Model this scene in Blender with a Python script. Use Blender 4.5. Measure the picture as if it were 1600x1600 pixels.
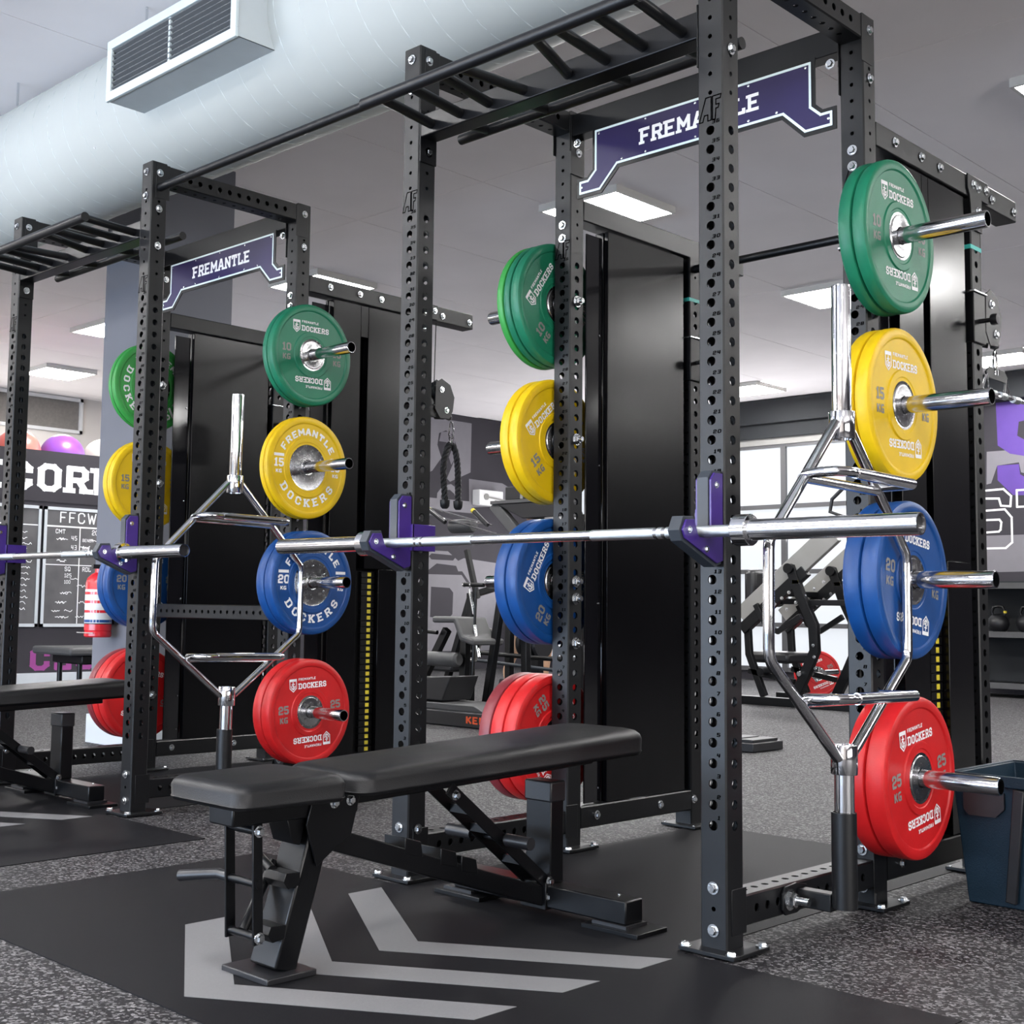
import bpy, bmesh, math, random
from mathutils import Vector, Matrix
random.seed(7)
PI = math.pi
SC = bpy.context.scene
COL = SC.collection
for o in list(bpy.data.objects): bpy.data.objects.remove(o)

# ---------------------------------------------------------------- camera
cam_d = bpy.data.cameras.new('camera'); cam = bpy.data.objects.new('camera', cam_d); COL.objects.link(cam)
right = Vector((0.69917549, 0.71478134, 0.01553281)); up = Vector((0.05237768, -0.07287728, 0.9959646)); fwd = Vector((-0.7130289, 0.69554046, 0.0883926))
cam.matrix_world = Matrix(((right.x, up.x, -fwd.x, 1.75669), (right.y, up.y, -fwd.y, -2.75315), (right.z, up.z, -fwd.z, 0.82652), (0, 0, 0, 1)))
cam_d.sensor_width = 36; cam_d.lens = 2012.886 / 1600 * 36
cam_d.shift_x = 0.08537; cam_d.shift_y = -0.0186
cam_d.clip_end = 60; cam_d.clip_start = 0.05
SC.camera = cam
# ---------------------------------------------------------------- world, exposure
W_ = bpy.data.worlds.new('world'); SC.world = W_; W_.use_nodes = True
W_.node_tree.nodes['Background'].inputs[0].default_value = (0.85, 0.90, 1.0, 1)
W_.node_tree.nodes['Background'].inputs[1].default_value = 0.6
SC.view_settings.view_transform = 'Standard'; SC.view_settings.look = 'None'
SC.view_settings.gamma = 1; SC.view_settings.use_curve_mapping = False
SC.view_settings.exposure = 0.48
PANEL_POWER = 52.0        # emission of the ceiling light diffusers
WINDOW_POWER = 320        # daylight through the shop front behind the camera (W)

CZ = 3.45                  # ceiling height
def area(name, loc, rot, sx, sy, power, col):
    l = bpy.data.lights.new(name, 'AREA'); l.shape = 'RECTANGLE'; l.size = sx; l.size_y = sy; l.energy = power; l.color = col
    o = bpy.data.objects.new(name, l); COL.objects.link(o); o.location = loc; o.rotation_euler = rot
    return o
# daylight entering the glazed front wall (behind the camera); the upper lamp is tilted up to brighten the ceiling
area('daylight_front', (-3.5, -7.9, 1.1), (math.radians(107), 0, 0), 9.0, 1.7, WINDOW_POWER, (1.0, 0.985, 0.97))
area('daylight_front_low', (-3.5, -7.95, 0.75), (math.radians(76), 0, 0), 9.0, 1.0, 260, (0.22, 0.54, 1.0))
area('fill_rear', (-7.4, 11.25, 1.5), (math.radians(-128), 0, 0), 5.4, 2.2, 130, (1.0, 0.98, 0.99))  # extra lamp added inside the rear window, aimed up to brighten the ceiling
area('fill_left', (-13.0, 1.0, 1.8), (0, math.radians(-108), 0), 1.2, 11.0, 95, (1.0, 0.96, 0.93))  # added fill with no window behind it, tilted up to lift the ceiling
area('fill_right', (8.2, -2.0, 1.8), (0, math.radians(108), 0), 2.2, 6.0, 380, (1.0, 0.98, 0.96))  # unseen fill added to light the right-hand plate faces; the wall has no opening

# ---------------------------------------------------------------- materials
def nodes(m): m.use_nodes = True; return m.node_tree.nodes, m.node_tree.links
def mat(name, col, rough=.5, metal=0, spec=.5, bump=0, bscale=200, var=.0, vscale=8, rvar=0, emit=None, estr=0, coat=0, transm=0, aniso=0):
    m = bpy.data.materials.new(name); n, l = nodes(m); b = n['Principled BSDF']
    b.inputs['Base Color'].default_value = (*col, 1); b.inputs['Roughness'].default_value = rough
    b.inputs['Metallic'].default_value = metal; b.inputs['Specular IOR Level'].default_value = spec
    if coat: b.inputs['Coat Weight'].default_value = coat; b.inputs['Coat Roughness'].default_value = .1
    if transm: b.inputs['Transmission Weight'].default_value = transm
    if aniso: b.inputs['Anisotropic'].default_value = aniso
    tc = n.new('ShaderNodeTexCoord')
    if var or rvar:
        t = n.new('ShaderNodeTexNoise'); t.inputs['Scale'].default_value = vscale; t.inputs['Detail'].default_value = 4
        l.new(tc.outputs['Object'], t.inputs['Vector'])
        if var:
            r = n.new('ShaderNodeMapRange'); r.inputs[1].default_value = .3; r.inputs[2].default_value = .7
            r.inputs[3].default_value = 1 - var; r.inputs[4].default_value = 1 + var
            l.new(t.outputs['Fac'], r.inputs[0])
            h = n.new('ShaderNodeHueSaturation'); h.inputs['Color'].default_value = (*col, 1)
            l.new(r.outputs[0], h.inputs['Value']); l.new(h.outputs[0], b.inputs['Base Color'])
        if rvar:
            r = n.new('ShaderNodeMapRange'); r.inputs[1].default_value = .3; r.inputs[2].default_value = .7
            r.inputs[3].default_value = max(0, rough - rvar); r.inputs[4].default_value = rough + rvar
            l.new(t.outputs['Fac'], r.inputs[0]); l.new(r.outputs[0], b.inputs['Roughness'])
    if bump:
        t = n.new('ShaderNodeTexNoise'); t.inputs['Scale'].default_value = bscale; t.inputs['Detail'].default_value = 2
        l.new(tc.outputs['Object'], t.inputs['Vector'])
        bp = n.new('ShaderNodeBump'); bp.inputs['Strength'].default_value = bump; bp.inputs['Distance'].default_value = .002
        l.new(t.outputs['Fac'], bp.inputs['Height']); l.new(bp.outputs[0], b.inputs['Normal'])
    if emit: b.inputs['Emission Color'].default_value = (*emit, 1); b.inputs['Emission Strength'].default_value = estr
    return m

M = {}
M['powder'] = mat('black_powder_coat', (.0030, .0034, .0045), .40, 0, .40, .12, 700, .12, 6)
M['steel_black'] = mat('smooth_black_steel', (.002, .0022, .003), .34, 0, .34, .05, 400, .1, 5, .05)
M['panel'] = mat('satin_black_sheet', (.0012, .0012, .002), .22, 0, .30, .03, 500, .1, 2, .03)
M['gloss_panel'] = mat('gloss_black_sheet', (.006, .006, .008), .10, 0, .6, 0, 1, .05, 3)
M['mark'] = mat('engraved_black', (.0005, .0005, .0006), .9, 0, 0)
M['chrome'] = mat('chrome', (.80, .80, .82), .09, 1, rvar=.03, vscale=30)
M['brushed'] = mat('brushed_steel', (.52, .52, .53), .24, 1, rvar=.06, vscale=60, aniso=.5)
M['knurl'] = mat('knurled_chrome', (.62, .66, .68), .32, 1, bump=.5, bscale=1500)
M['zinc'] = mat('zinc_bolt', (.70, .72, .74), .22, 1, rvar=.06, vscale=150)
M['peg'] = mat('peg_steel', (.58, .58, .60), .14, 1, rvar=.04, vscale=30)
M['green'] = mat('green_rubber', (.008, .165, .085), .42, 0, .45, .15, 300, .08, 12)
M['green_l'] = mat('bright_green_rubber', (.035, .30, .055), .42, 0, .45, .15, 300, .08, 12)
M['yellow'] = mat('yellow_rubber', (.70, .46, .004), .42, 0, .4, .15, 300, .06, 12)
M['blue'] = mat('blue_rubber', (.004, .056, .225), .40, 0, .45, .15, 300, .1, 12)
M['red'] = mat('red_rubber', (.52, .010, .012), .42, 0, .45, .15, 300, .08, 12)
M['maroon'] = mat('maroon_rubber', (.20, .022, .030), .42, 0, .5, .15, 300, .08, 12)
M['white_ink'] = mat('white_ink', (.82, .82, .84), .5)
M['grey_ink'] = mat('grey_ink', (.22, .21, .20), .45)
M['dark_ink'] = mat('dark_ink', (.02, .02, .02), .5)
M['purple'] = mat('purple_powder_coat', (.042, .018, .16), .28, 0, .6, .05, 500, .1, 8)
M['sign_purple'] = mat('sign_purple', (.018, .012, .066), .35, 0, .3, 0, 1, .08, 6)
M['sign_line'] = mat('sign_white_line', (.62, .74, .76), .4)
M['liner'] = mat('grey_plastic_liner', (.030, .036, .045), .40, 0, .4, .1, 200, .1, 10)
M['black_plastic'] = mat('black_plastic', (.012, .012, .014), .38, 0, .5, .1, 300, .1, 10)
M['vinyl'] = mat('black_vinyl', (.004, .004, .005), .42, 0, .32, .25, 500, .12, 4, .05)
M['ceiling'] = mat('ceiling_board', (.90, .865, .875), .85, 0, .2, .08, 120, .03, 1.5)
M['duct'] = mat('duct_paint', (.50, .525, .505), .6, 0, .25, .05, 300, .03, 2)
M['duct_seam'] = mat('duct_seam', (.62, .66, .65), .5)
M['vent_frame'] = mat('vent_frame', (.66, .74, .75), .5, var=.03)
M['vent_box'] = mat('vent_box', (.55, .60, .62), .55, var=.03)
M['mesh_grey'] = mat('vent_mesh', (.22, .23, .24), .5, .3)
M['light_frame'] = mat('light_frame', (.62, .61, .58), .5, var=.02)
M['diffuser'] = mat('light_diffuser', (.9, .9, .9), .5, emit=(1, .985, .97), estr=PANEL_POWER)
M['cream'] = mat('cream_wall_paint', (.72, .68, .64), .8, 0, .2, .1, 60, .03, 2)
M['wall_dark'] = mat('charcoal_wall_paint', (.034, .031, .038), .75, 0, .3, .1, 60, .08, 2)
M['wall_black'] = mat('black_wall_paint', (.018, .020, .023), .7, 0, .3, .1, 60, .08, 2)
M['mural_grey'] = mat('mural_grey', (.165, .158, .175), .7, var=.04)
M['mural_mid'] = mat('mural_mid', (.14, .13, .15), .7, var=.04)
M['mural_purple'] = mat('mural_purple', (.08, .034, .235), .6, var=.04)
M['magenta'] = mat('magenta_paint', (.27, .045, .22), .7, var=.05)
M['column'] = mat('slate_column_paint', (.15, .155, .18), .6, 0, .3, .08, 60, .05, 2)
M['skirting'] = mat('white_skirting', (.50, .53, .56), .5, var=.02)
M['white'] = mat('white_paint', (.72, .72, .72), .45, var=.02)
M['board'] = mat('chalkboard', (.085, .083, .088), .55, var=.22, vscale=5)
M['mesh_screen'] = mat('mesh_screen', (.20, .185, .17), .7, var=.1, vscale=30)
M['win_frame'] = mat('window_frame', (.10, .10, .105), .4, .4)
M['frost'] = mat('frosted_pane', (.16, .17, .18), .25, 0, .5, emit=(.90, .94, 1.0), estr=.56)
M['grey_pad'] = mat('grey_upholstery', (.07, .07, .072), .5, 0, .4, .2, 300, .08, 8)
M['rail_grey'] = mat('grey_frame_paint', (.24, .235, .225), .4, 0, .5, var=.04)
M['orange'] = mat('orange_paint', (.80, .10, .02), .4)
M['skin'] = mat('skin', (.50, .30, .19), .5, 0, .4, .1, 80, .06, 10)
M['hair'] = mat('hair', (.10, .05, .03), .6, 0, .3, .3, 200, .3, 60)
M['cloth'] = mat('dark_cloth', (.02, .018, .035), .8, 0, .2, .2, 300, .1, 10)
M['ext_red'] = mat('extinguisher_red', (.62, .02, .03), .25, 0, .6, var=.03)
M['bin'] = mat('blue_black_plastic', (.006, .020, .036), .48, 0, .3, .35, 260, .12, 10)
M['teal'] = mat('teal_tape', (.05, .50, .44), .45)
M['yellow_tag'] = mat('yellow_tag', (.62, .50, .03), .5)
M['rope'] = mat('black_rope', (.012, .012, .013), .6, 0, .4, .3, 400, .2, 60)
M['ball_r'] = mat('coral_ball', (.72, .16, .13), .3, 0, .5, var=.05)
M['ball_p'] = mat('purple_ball', (.22, .07, .42), .3, 0, .5, var=.05)
M['ball_c'] = mat('cream_ball', (.45, .42, .37), .35, 0, .5, var=.04)
M['wood'] = mat('beige_plastic', (.55, .48, .36), .5)

def mk_floor(name, base, speck, scale, thr, rough, extra, spec=.4):
    m = bpy.data.materials.new(name); n, l = nodes(m); b = n['Principled BSDF']
    b.inputs['Roughness'].default_value = rough; b.inputs['Specular IOR Level'].default_value = spec
    tc = n.new('ShaderNodeTexCoord')
    v = n.new('ShaderNodeTexVoronoi'); v.inputs['Scale'].default_value = scale; v.inputs['Randomness'].default_value = 1
    ns = n.new('ShaderNodeTexNoise'); ns.inputs['Scale'].default_value = scale * .9; ns.inputs['Detail'].default_value = 3
    mp = n.new('ShaderNodeMix'); mp.data_type = 'VECTOR'; mp.inputs[0].default_value = .012
    l.new(tc.outputs['Object'], ns.inputs['Vector'])
    l.new(tc.outputs['Object'], mp.inputs[4]); l.new(ns.outputs['Color'], mp.inputs[5]); l.new(mp.outputs[1], v.inputs['Vector'])
    sp = n.new('ShaderNodeSeparateColor'); l.new(v.outputs['Color'], sp.inputs[0])
    gt = n.new('ShaderNodeMapRange'); gt.inputs[1].default_value = thr; gt.inputs[2].default_value = thr + .06; l.new(sp.outputs[0], gt.inputs[0])
    cr = n.new('ShaderNodeMix'); cr.data_type = 'RGBA'
    cr.inputs[6].default_value = (*base, 1); cr.inputs[7].default_value = (*speck, 1)
    ml = n.new('ShaderNodeMath'); ml.operation = 'MULTIPLY'; l.new(gt.outputs[0], ml.inputs[0]); l.new(sp.outputs[1], ml.inputs[1])
    l.new(ml.outputs[0], cr.inputs[0])
    n2 = n.new('ShaderNodeTexNoise'); n2.inputs['Scale'].default_value = 1.7; n2.inputs['Detail'].default_value = 5
    l.new(tc.outputs['Object'], n2.inputs['Vector'])
    r = n.new('ShaderNodeMapRange'); r.inputs[1].default_value = .3; r.inputs[2].default_value = .7; r.inputs[3].default_value = 1 - extra; r.inputs[4].default_value = 1 + extra
    l.new(n2.outputs['Fac'], r.inputs[0])
    h = n.new('ShaderNodeHueSaturation'); l.new(cr.outputs[2], h.inputs['Color']); l.new(r.outputs[0], h.inputs['Value']); l.new(h.outputs[0], b.inputs['Base Color'])
    bp = n.new('ShaderNodeBump'); bp.inputs['Strength'].default_value = .35; bp.inputs['Distance'].default_value = .002
    l.new(sp.outputs[2], bp.inputs['Height']); l.new(bp.outputs[0], b.inputs['Normal'])
    return m
M['floor'] = mk_floor('speckled_rubber_floor', (.008, .0075, .009), (.20, .195, .20), 150, .56, .60, .06, .22)
M['mat'] = mk_floor('dark_rubber_mat', (.0045, .0045, .006), (.008, .008, .010), 500, .55, .60, .10, .15)
M['chevron'] = mk_floor('grey_chevron', (.155, .153, .16), (.175, .173, .18), 400, .5, .5, .05)

# ---------------------------------------------------------------- mesh builder
class MB:
    def __init__(s): s.v = []; s.f = []
    def add(s, vs, fs):
        b = len(s.v); s.v += [Vector(q) for q in vs]; s.f += [tuple(i + b for i in f) for f in fs]; return s
    def box(s, a, b):
        x0, y0, z0 = a; x1, y1, z1 = b
        return s.add([(x0,y0,z0),(x1,y0,z0),(x1,y1,z0),(x0,y1,z0),(x0,y0,z1),(x1,y0,z1),(x1,y1,z1),(x0,y1,z1)],
                     [(0,3,2,1),(4,5,6,7),(0,1,5,4),(1,2,6,5),(2,3,7,6),(3,0,4,7)])
    def cbox(s, c, d): return s.box([c[i]-d[i]/2 for i in range(3)], [c[i]+d[i]/2 for i in range(3)])
    def beam(s, p0, p1, w, h, side=(0,0,1)):
        p0 = Vector(p0); p1 = Vector(p1); t = (p1-p0).normalized(); u = Vector(side)
        if abs(t.dot(u)) > .98: u = Vector((1,0,0))
        a = t.cross(u).normalized(); u = a.cross(t).normalized(); vs = []
        for p in (p0, p1):
            for sa, su in ((-1,-1),(1,-1),(1,1),(-1,1)): vs.append(p + a*sa*w/2 + u*su*h/2)
        return s.add(vs, [(0,3,2,1),(4,5,6,7),(0,1,5,4),(1,2,6,5),(2,3,7,6),(3,0,4,7)])
    def sweep(s, pts, r, seg=12, cap=True, closed=False, sq=None):
        pts = [Vector(q) for q in pts]; n = len(pts); rings = []
        rr = r if isinstance(r, (list, tuple)) else [r]*n
        t0 = (pts[1]-pts[0]).normalized(); ref = Vector((0,0,1)) if abs(t0.z) < .9 else Vector((1,0,0))
        a = t0.cross(ref).normalized(); tprev = t0
        for i in range(n):
            if closed: t = ((pts[(i+1)%n]-pts[i]).normalized() + (pts[i]-pts[i-1]).normalized()).normalized()
            elif i == 0: t = t0
            elif i == n-1: t = (pts[i]-pts[i-1]).normalized()
            else: t = ((pts[i+1]-pts[i]).normalized() + (pts[i]-pts[i-1]).normalized()).normalized()
            q = tprev.rotation_difference(t); a = (q @ a); a = (a - t*a.dot(t)).normalized(); tprev = t
            b = t.cross(a)
            ring = []
            for k in range(seg):
                an = 2*PI*(k+.5)/seg if sq else 2*PI*k/seg
                ca, sa_ = math.cos(an), math.sin(an)
                if sq: ring.append(pts[i] + a*(sq[0]/2*(1 if ca > 0 else -1)) + b*(sq[1]/2*(1 if sa_ > 0 else -1)))
                else: ring.append(pts[i] + (a*ca + b*sa_)*rr[i])
            rings.append(ring)
        base = len(s.v); vs = [v for rg in rings for v in rg]; fs = []
        m = n if closed else n-1
        for i in range(m):
            for k in range(seg):
                i2 = (i+1) % n; k2 = (k+1) % seg
                fs.append((i*seg+k, i*seg+k2, i2*seg+k2, i2*seg+k))
        if cap and not closed: fs += [tuple(reversed(range(seg))), tuple((n-1)*seg+k for k in range(seg))]
        return s.add(vs, fs)
    def cyl(s, p0, p1, r, seg=20, r1=None):
        return s.sweep([p0, p1], [r, r if r1 is None else r1], seg)
    def lathe(s, prof, seg=32, o=(0,0,0), ax='z'):
        """prof: list of (radius, height) revolved about axis"""
        vs = []; fs = []; n = len(prof)
        for k in range(seg):
            c, sn = math.cos(2*PI*k/seg), math.sin(2*PI*k/seg)
            for r, h in prof:
                q = {'z': (r*c, r*sn, h), 'x': (h, r*c, r*sn), 'y': (r*sn, h, r*c)}[ax]
                vs.append((q[0]+o[0], q[1]+o[1], q[2]+o[2]))
        for k in range(seg):
            k2 = (k+1) % seg
            for i in range(n-1):
                fs.append((k*n+i, k2*n+i, k2*n+i+1, k*n+i+1))
        if prof[0][0] > 1e-6: fs.append(tuple(k*n for k in range(seg))[::-1])
        if prof[-1][0] > 1e-6: fs.append(tuple(k*n+n-1 for k in range(seg)))
        return s.add(vs, fs)
    def rlathe(s, prof, seg=32, o=(0,0,0), ax='z'):
        """closed profile loop (no caps)"""
        b = MB(); b.lathe(prof + [prof[0]], seg, o, ax)
        b.f = [f for f in b.f if len(f) == 4 or len(f) == 3]; b.f = [f for f in b.f if len(f) < 5]
        return s.add(b.v, b.f)
    def prism(s, poly, d0, d1, fn):
        """poly 2D outline; fn(a,b,d) -> 3D"""
        n = len(poly); vs = [fn(a, b, d0) for a, b in poly] + [fn(a, b, d1) for a, b in poly]
        return s.add(vs, [tuple(range(n)), tuple(range(2*n-1, n-1, -1))] + [(i, i+n, (i+1)%n+n, (i+1)%n) for i in range(n)])
    def mesh(s, name):
        me = bpy.data.meshes.new(name); me.from_pydata([tuple(q) for q in s.v], [], s.f)
        bm = bmesh.new(); bm.from_mesh(me); bmesh.ops.remove_doubles(bm, verts=bm.verts, dist=1e-6)
        bmesh.ops.recalc_face_normals(bm, faces=bm.faces); bm.to_mesh(me); bm.free()
        for p_ in me.polygons: p_.use_smooth = True
        me.set_sharp_from_angle(angle=math.radians(32))
        return me
    def flat(s, name):
        me = bpy.data.meshes.new(name); me.from_pydata([tuple(q) for q in s.v], [], s.f); return me
    def build(s, name, m, parent=None, bevel=0, loc=None, rot=None, seg=2, flat=False):
        return put(name, s.flat(name) if flat else s.mesh(name), m, parent, bevel, loc, rot, seg)

def put(name, me, m, parent=None, bevel=0, loc=None, rot=None, seg=2):
    if m is not None and not me.materials: me.materials.append(m)
    o = bpy.data.objects.new(name, me); COL.objects.link(o)
    if parent: o.parent = parent
    if loc is not None: o.location = loc
    if rot is not None: o.rotation_euler = rot
    if bevel:
        b = o.modifiers.new('bevel', 'BEVEL'); b.width = bevel; b.segments = seg; b.limit_method = 'ANGLE'; b.angle_limit = math.radians(40); b.harden_normals = False
    return o
def tag(o, label=None, cat=None, group=None, kind=None):
    if label: o['label'] = label
    if cat: o['category'] = cat
    if group: o['group'] = group
    if kind: o['kind'] = kind
    return o
def thing(name, label, cat, loc=(0,0,0), rz=0, group=None):
    o = bpy.data.objects.new(name, None); COL.objects.link(o); o.location = loc; o.rotation_euler = (0, 0, rz); o.empty_display_size = .1
    return tag(o, label, cat, group)
def kids(o): return [c for c in bpy.data.objects if c.parent == o]
def dup(root, loc, label=None, rot=None, group=None):
    r = root.copy(); COL.objects.link(r); r.location = loc
    if rot is not None: r.rotation_euler = rot
    if label: r['label'] = label
    if group: r['group'] = group
    for ch in kids_of[root.name] if root.name in kids_of else kids(root):
        c = ch.copy(); COL.objects.link(c); c.parent = r
        for g in kids(ch):
            d = g.copy(); COL.objects.link(d); d.parent = c
    return r
kids_of = {}
def struct(o): o['kind'] = 'structure'; return o

# ---------------------------------------------------------------- block lettering (strokes on a 0..w x 0..1 grid)
c = .16
OCT = [(c,0),(.6-c,0),(.6,c),(.6,1-c),(.6-c,1),(c,1),(0,1-c),(0,c),(c,0)]
GL = {
 'A': (.68, [[(0,0),(.28,1),(.40,1),(.68,0)], [(.12,.33),(.56,.33)]], [(0,0),(.68,0)]),
 'B': (.6, [[(0,0),(0,1),(.45,1),(.56,.88),(.56,.62),(.45,.52),(0,.52)], [(.45,.52),(.6,.4),(.6,.12),(.48,0),(0,0)]], []),
 'C': (.6, [[(.6,.72),(.6,1-c),(.6-c,1),(c,1),(0,1-c),(0,c),(c,0),(.6-c,0),(.6,c),(.6,.28)]], []),
 'D': (.6, [[(0,0),(0,1),(.6-c,1),(.6,1-c),(.6,c),(.6-c,0),(0,0)]], [(-.04,0),(-.04,1)]),
 'E': (.56, [[(.56,1),(0,1),(0,0),(.56,0)], [(0,.5),(.42,.5)]], [(-.02,0),(-.02,1)]),
 'F': (.54, [[(.54,1),(0,1),(0,0)], [(0,.48),(.42,.48)]], [(0,0),(-.02,1)]),
 'G': (.6, [[(.6,1),(c,1),(0,1-c),(0,c),(c,0),(.6,0),(.6,.44),(.38,.44)]], []),
 'H': (.6, [[(0,0),(0,1)], [(.6,0),(.6,1)], [(0,.5),(.6,.5)]], [(0,0),(0,1),(.6,0),(.6,1)]),
 'I': (.12, [[(.06,0),(.06,1)]], [(.06,0),(.06,1)]),
 'K': (.6, [[(0,0),(0,1)], [(.56,1),(.08,.44)], [(.2,.58),(.6,0)]], [(0,0),(0,1),(.58,0),(.55,1)]),
 'L': (.52, [[(0,1),(0,0),(.52,0),(.52,.22)]], [(0,1)]),
 'M': (.76, [[(0,0),(0,1),(.38,.35),(.76,1),(.76,0)]], [(0,0),(.76,0)]),
 'N': (.62, [[(0,0),(0,1),(.62,0),(.62,1)]], [(0,0),(.62,1)]),
 'O': (.6, [OCT], []), '0': (.58, [OCT], []),
 'P': (.58, [[(0,0),(0,1),(.45,1),(.58,.88),(.58,.58),(.45,.46),(0,.46)]], [(0,0)]),
 'Q': (.6, [OCT, [(.35,.25),(.62,-.05)]], []),
 'R': (.6, [[(0,0),(0,1),(.46,1),(.58,.88),(.58,.6),(.46,.48),(0,.48)], [(.34,.48),(.6,0)]], [(0,0),(.6,0)]),
 'S': (.58, [[(.58,.76),(.58,1-c),(.44,1),(c,1),(0,1-c),(0,.62),(.12,.52),(.46,.48),(.58,.38),(.58,c),(.44,0),(c,0),(0,c),(0,.24)]], []),
 'T': (.6, [[(.3,0),(.3,1)], [(0,.78),(0,1),(.6,1),(.6,.78)]], [(.3,0)]),
 'U': (.6, [[(0,1),(0,c),(c,0),(.6-c,0),(.6,c),(.6,1)]], [(0,1),(.6,1)]),
 'W': (.8, [[(0,1),(.2,0),(.4,.8),(.6,0),(.8,1)]], []),
 'X': (.6, [[(0,0),(.6,1)], [(0,1),(.6,0)]], []),
 'Y': (.6, [[(0,1),(.3,.5),(.6,1)], [(.3,.5),(.3,0)]], []),
 '1': (.34, [[(.02,.82),(.2,1),(.2,0)], [(0,0),(.38,0)]], []),
 '2': (.58, [[(0,.74),(0,.86),(.14,1),(.44,1),(.58,.86),(.58,.62),(.46,.5),(.12,.44),(0,.34),(0,0),(.58,0)]], []),
 '3': (.56, [[(0,1),(.56,1),(.56,0),(0,0)], [(.1,.5),(.56,.5)]], []),
 '4': (.58, [[(0,1),(0,.4),(.58,.4)], [(.46,1),(.46,0)]], []),
 '5': (.58, [[(.56,1),(0,1),(0,.56),(.44,.56),(.58,.44),(.58,.14),(.44,0),(.12,0),(0,.12)]], []),
 '6': (.56, [[(.5,1),(0,1),(0,0),(.56,0),(.56,.5),(0,.5)]], []),
 '7': (.54, [[(0,1),(.54,1),(.2,0)]], []),
 '8': (.56, [[(0,0),(0,1),(.56,1),(.56,0),(0,0)], [(0,.5),(.56,.5)]], []),
 '9': (.56, [[(.56,0),(.56,1),(0,1),(0,.5),(.56,.5)]], []),
 ' ': (.3, [], []), '.': (.1, [[(0,0),(.08,0)]], []), '-': (.3, [[(0,.5),(.3,.5)]], []),
}
def glyph_w(ch, t): return GL[ch][0] + t
def stroke2(b, pts, t, fn):
    for (x0, y0), (x1, y1) in zip(pts, pts[1:]):
        dx, dy = x1-x0, y1-y0; L = math.hypot(dx, dy)
        if L < 1e-9: continue
        dx, dy = dx/L, dy/L; e = t/2*.72; nx, ny = -dy*t/2, dx*t/2
        b.nst = getattr(b, 'nst', 0) + 1
        q = [(x0-dx*e+nx, y0-dy*e+ny), (x0-dx*e-nx, y0-dy*e-ny), (x1+dx*e-nx, y1+dy*e-ny), (x1+dx*e+nx, y1+dy*e+ny)]
        P = [Vector(fn(*k)) for k in q]; nn = (P[1]-P[0]).cross(P[3]-P[0])
        if nn.length > 0: nn.normalize()
        k_ = .00004 + .0012*((P[1]-P[0]).length); P = [v + nn*k_*(b.nst % 6) for v in P]
        b.add(P, [(0, 1, 2, 3)])
def text(b, s, fn, h=1.0, t=.2, slab=False, sp=.16, shear=0, wscale=1, align='c'):
    """fn(x, y) -> 3D; text height h"""
    tot = sum(glyph_w(ch, t) + sp for ch in s) - sp
    x = {'c': -tot/2, 'l': 0, 'r': -tot}[align]
    k = 1 - t
    for ch in s:
        w, st, ser = GL[ch]
        g = lambda px, py, x=x: fn((x + t/2 + px + shear*(py*k))*h*wscale, (t/2 + py*k)*h)
        for ln in st: stroke2(b, ln, t, g)
        if slab:
            for (px, py) in ser: stroke2(b, [(px-.15, py), (px+.15, py)], t*.9, g)
        x += glyph_w(ch, t) + sp
    return tot*h*wscale
def arc_text(b, s, R, a0, a1, h, t, fn, slab=False, bottom=False):
    """letters centred on angles from a0 to a1 (degrees, ccw from +x) around origin; fn(x,y)"""
    n = len(s)
    for i, ch in enumerate(s):
        a = math.radians(a0 + (a1-a0)*i/(n-1)); w, st, ser = GL[ch]; k = 1-t
        ux, uy = (math.cos(a), math.sin(a)); o = -1 if bottom else 1
        tx, ty = (uy*o, -ux*o)      # reading direction
        vx, vy = (ux*o, uy*o)
        def g(px, py):
            X = (px - w/2)*h; Y = ((py-.5)*k)*h
            return fn(ux*R + tx*X + vx*Y, uy*R + ty*X + vy*Y)
        for ln in st: stroke2(b, ln, t, g)
        if slab:
            for (px, py) in ser: stroke2(b, [(px-.13, py), (px+.13, py)], t*.9, g)
def shield(b, fn, h, t=.07):
    """small crest: shield outline with an anchor, centred, height h"""
    f = lambda x, y: fn(x*h, y*h)
    stroke2(b, [(-.34,.5),(.34,.5),(.34,-.22),(0,-.5),(-.34,-.22),(-.34,.5)], t, f)
    stroke2(b, [(-.33,.40),(.33,.40)], t*2.2, f)
    stroke2(b, [(0,.26),(0,-.3)], t*1.3, f); stroke2(b, [(-.14,.12),(.14,.12)], t, f)
    stroke2(b, [(-.2,-.04),(-.17,-.2),(0,-.32),(.17,-.2),(.2,-.04)], t*1.2, f)
    stroke2(b, [(-.1,.02),(.1,-.1)], t, f)

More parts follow.
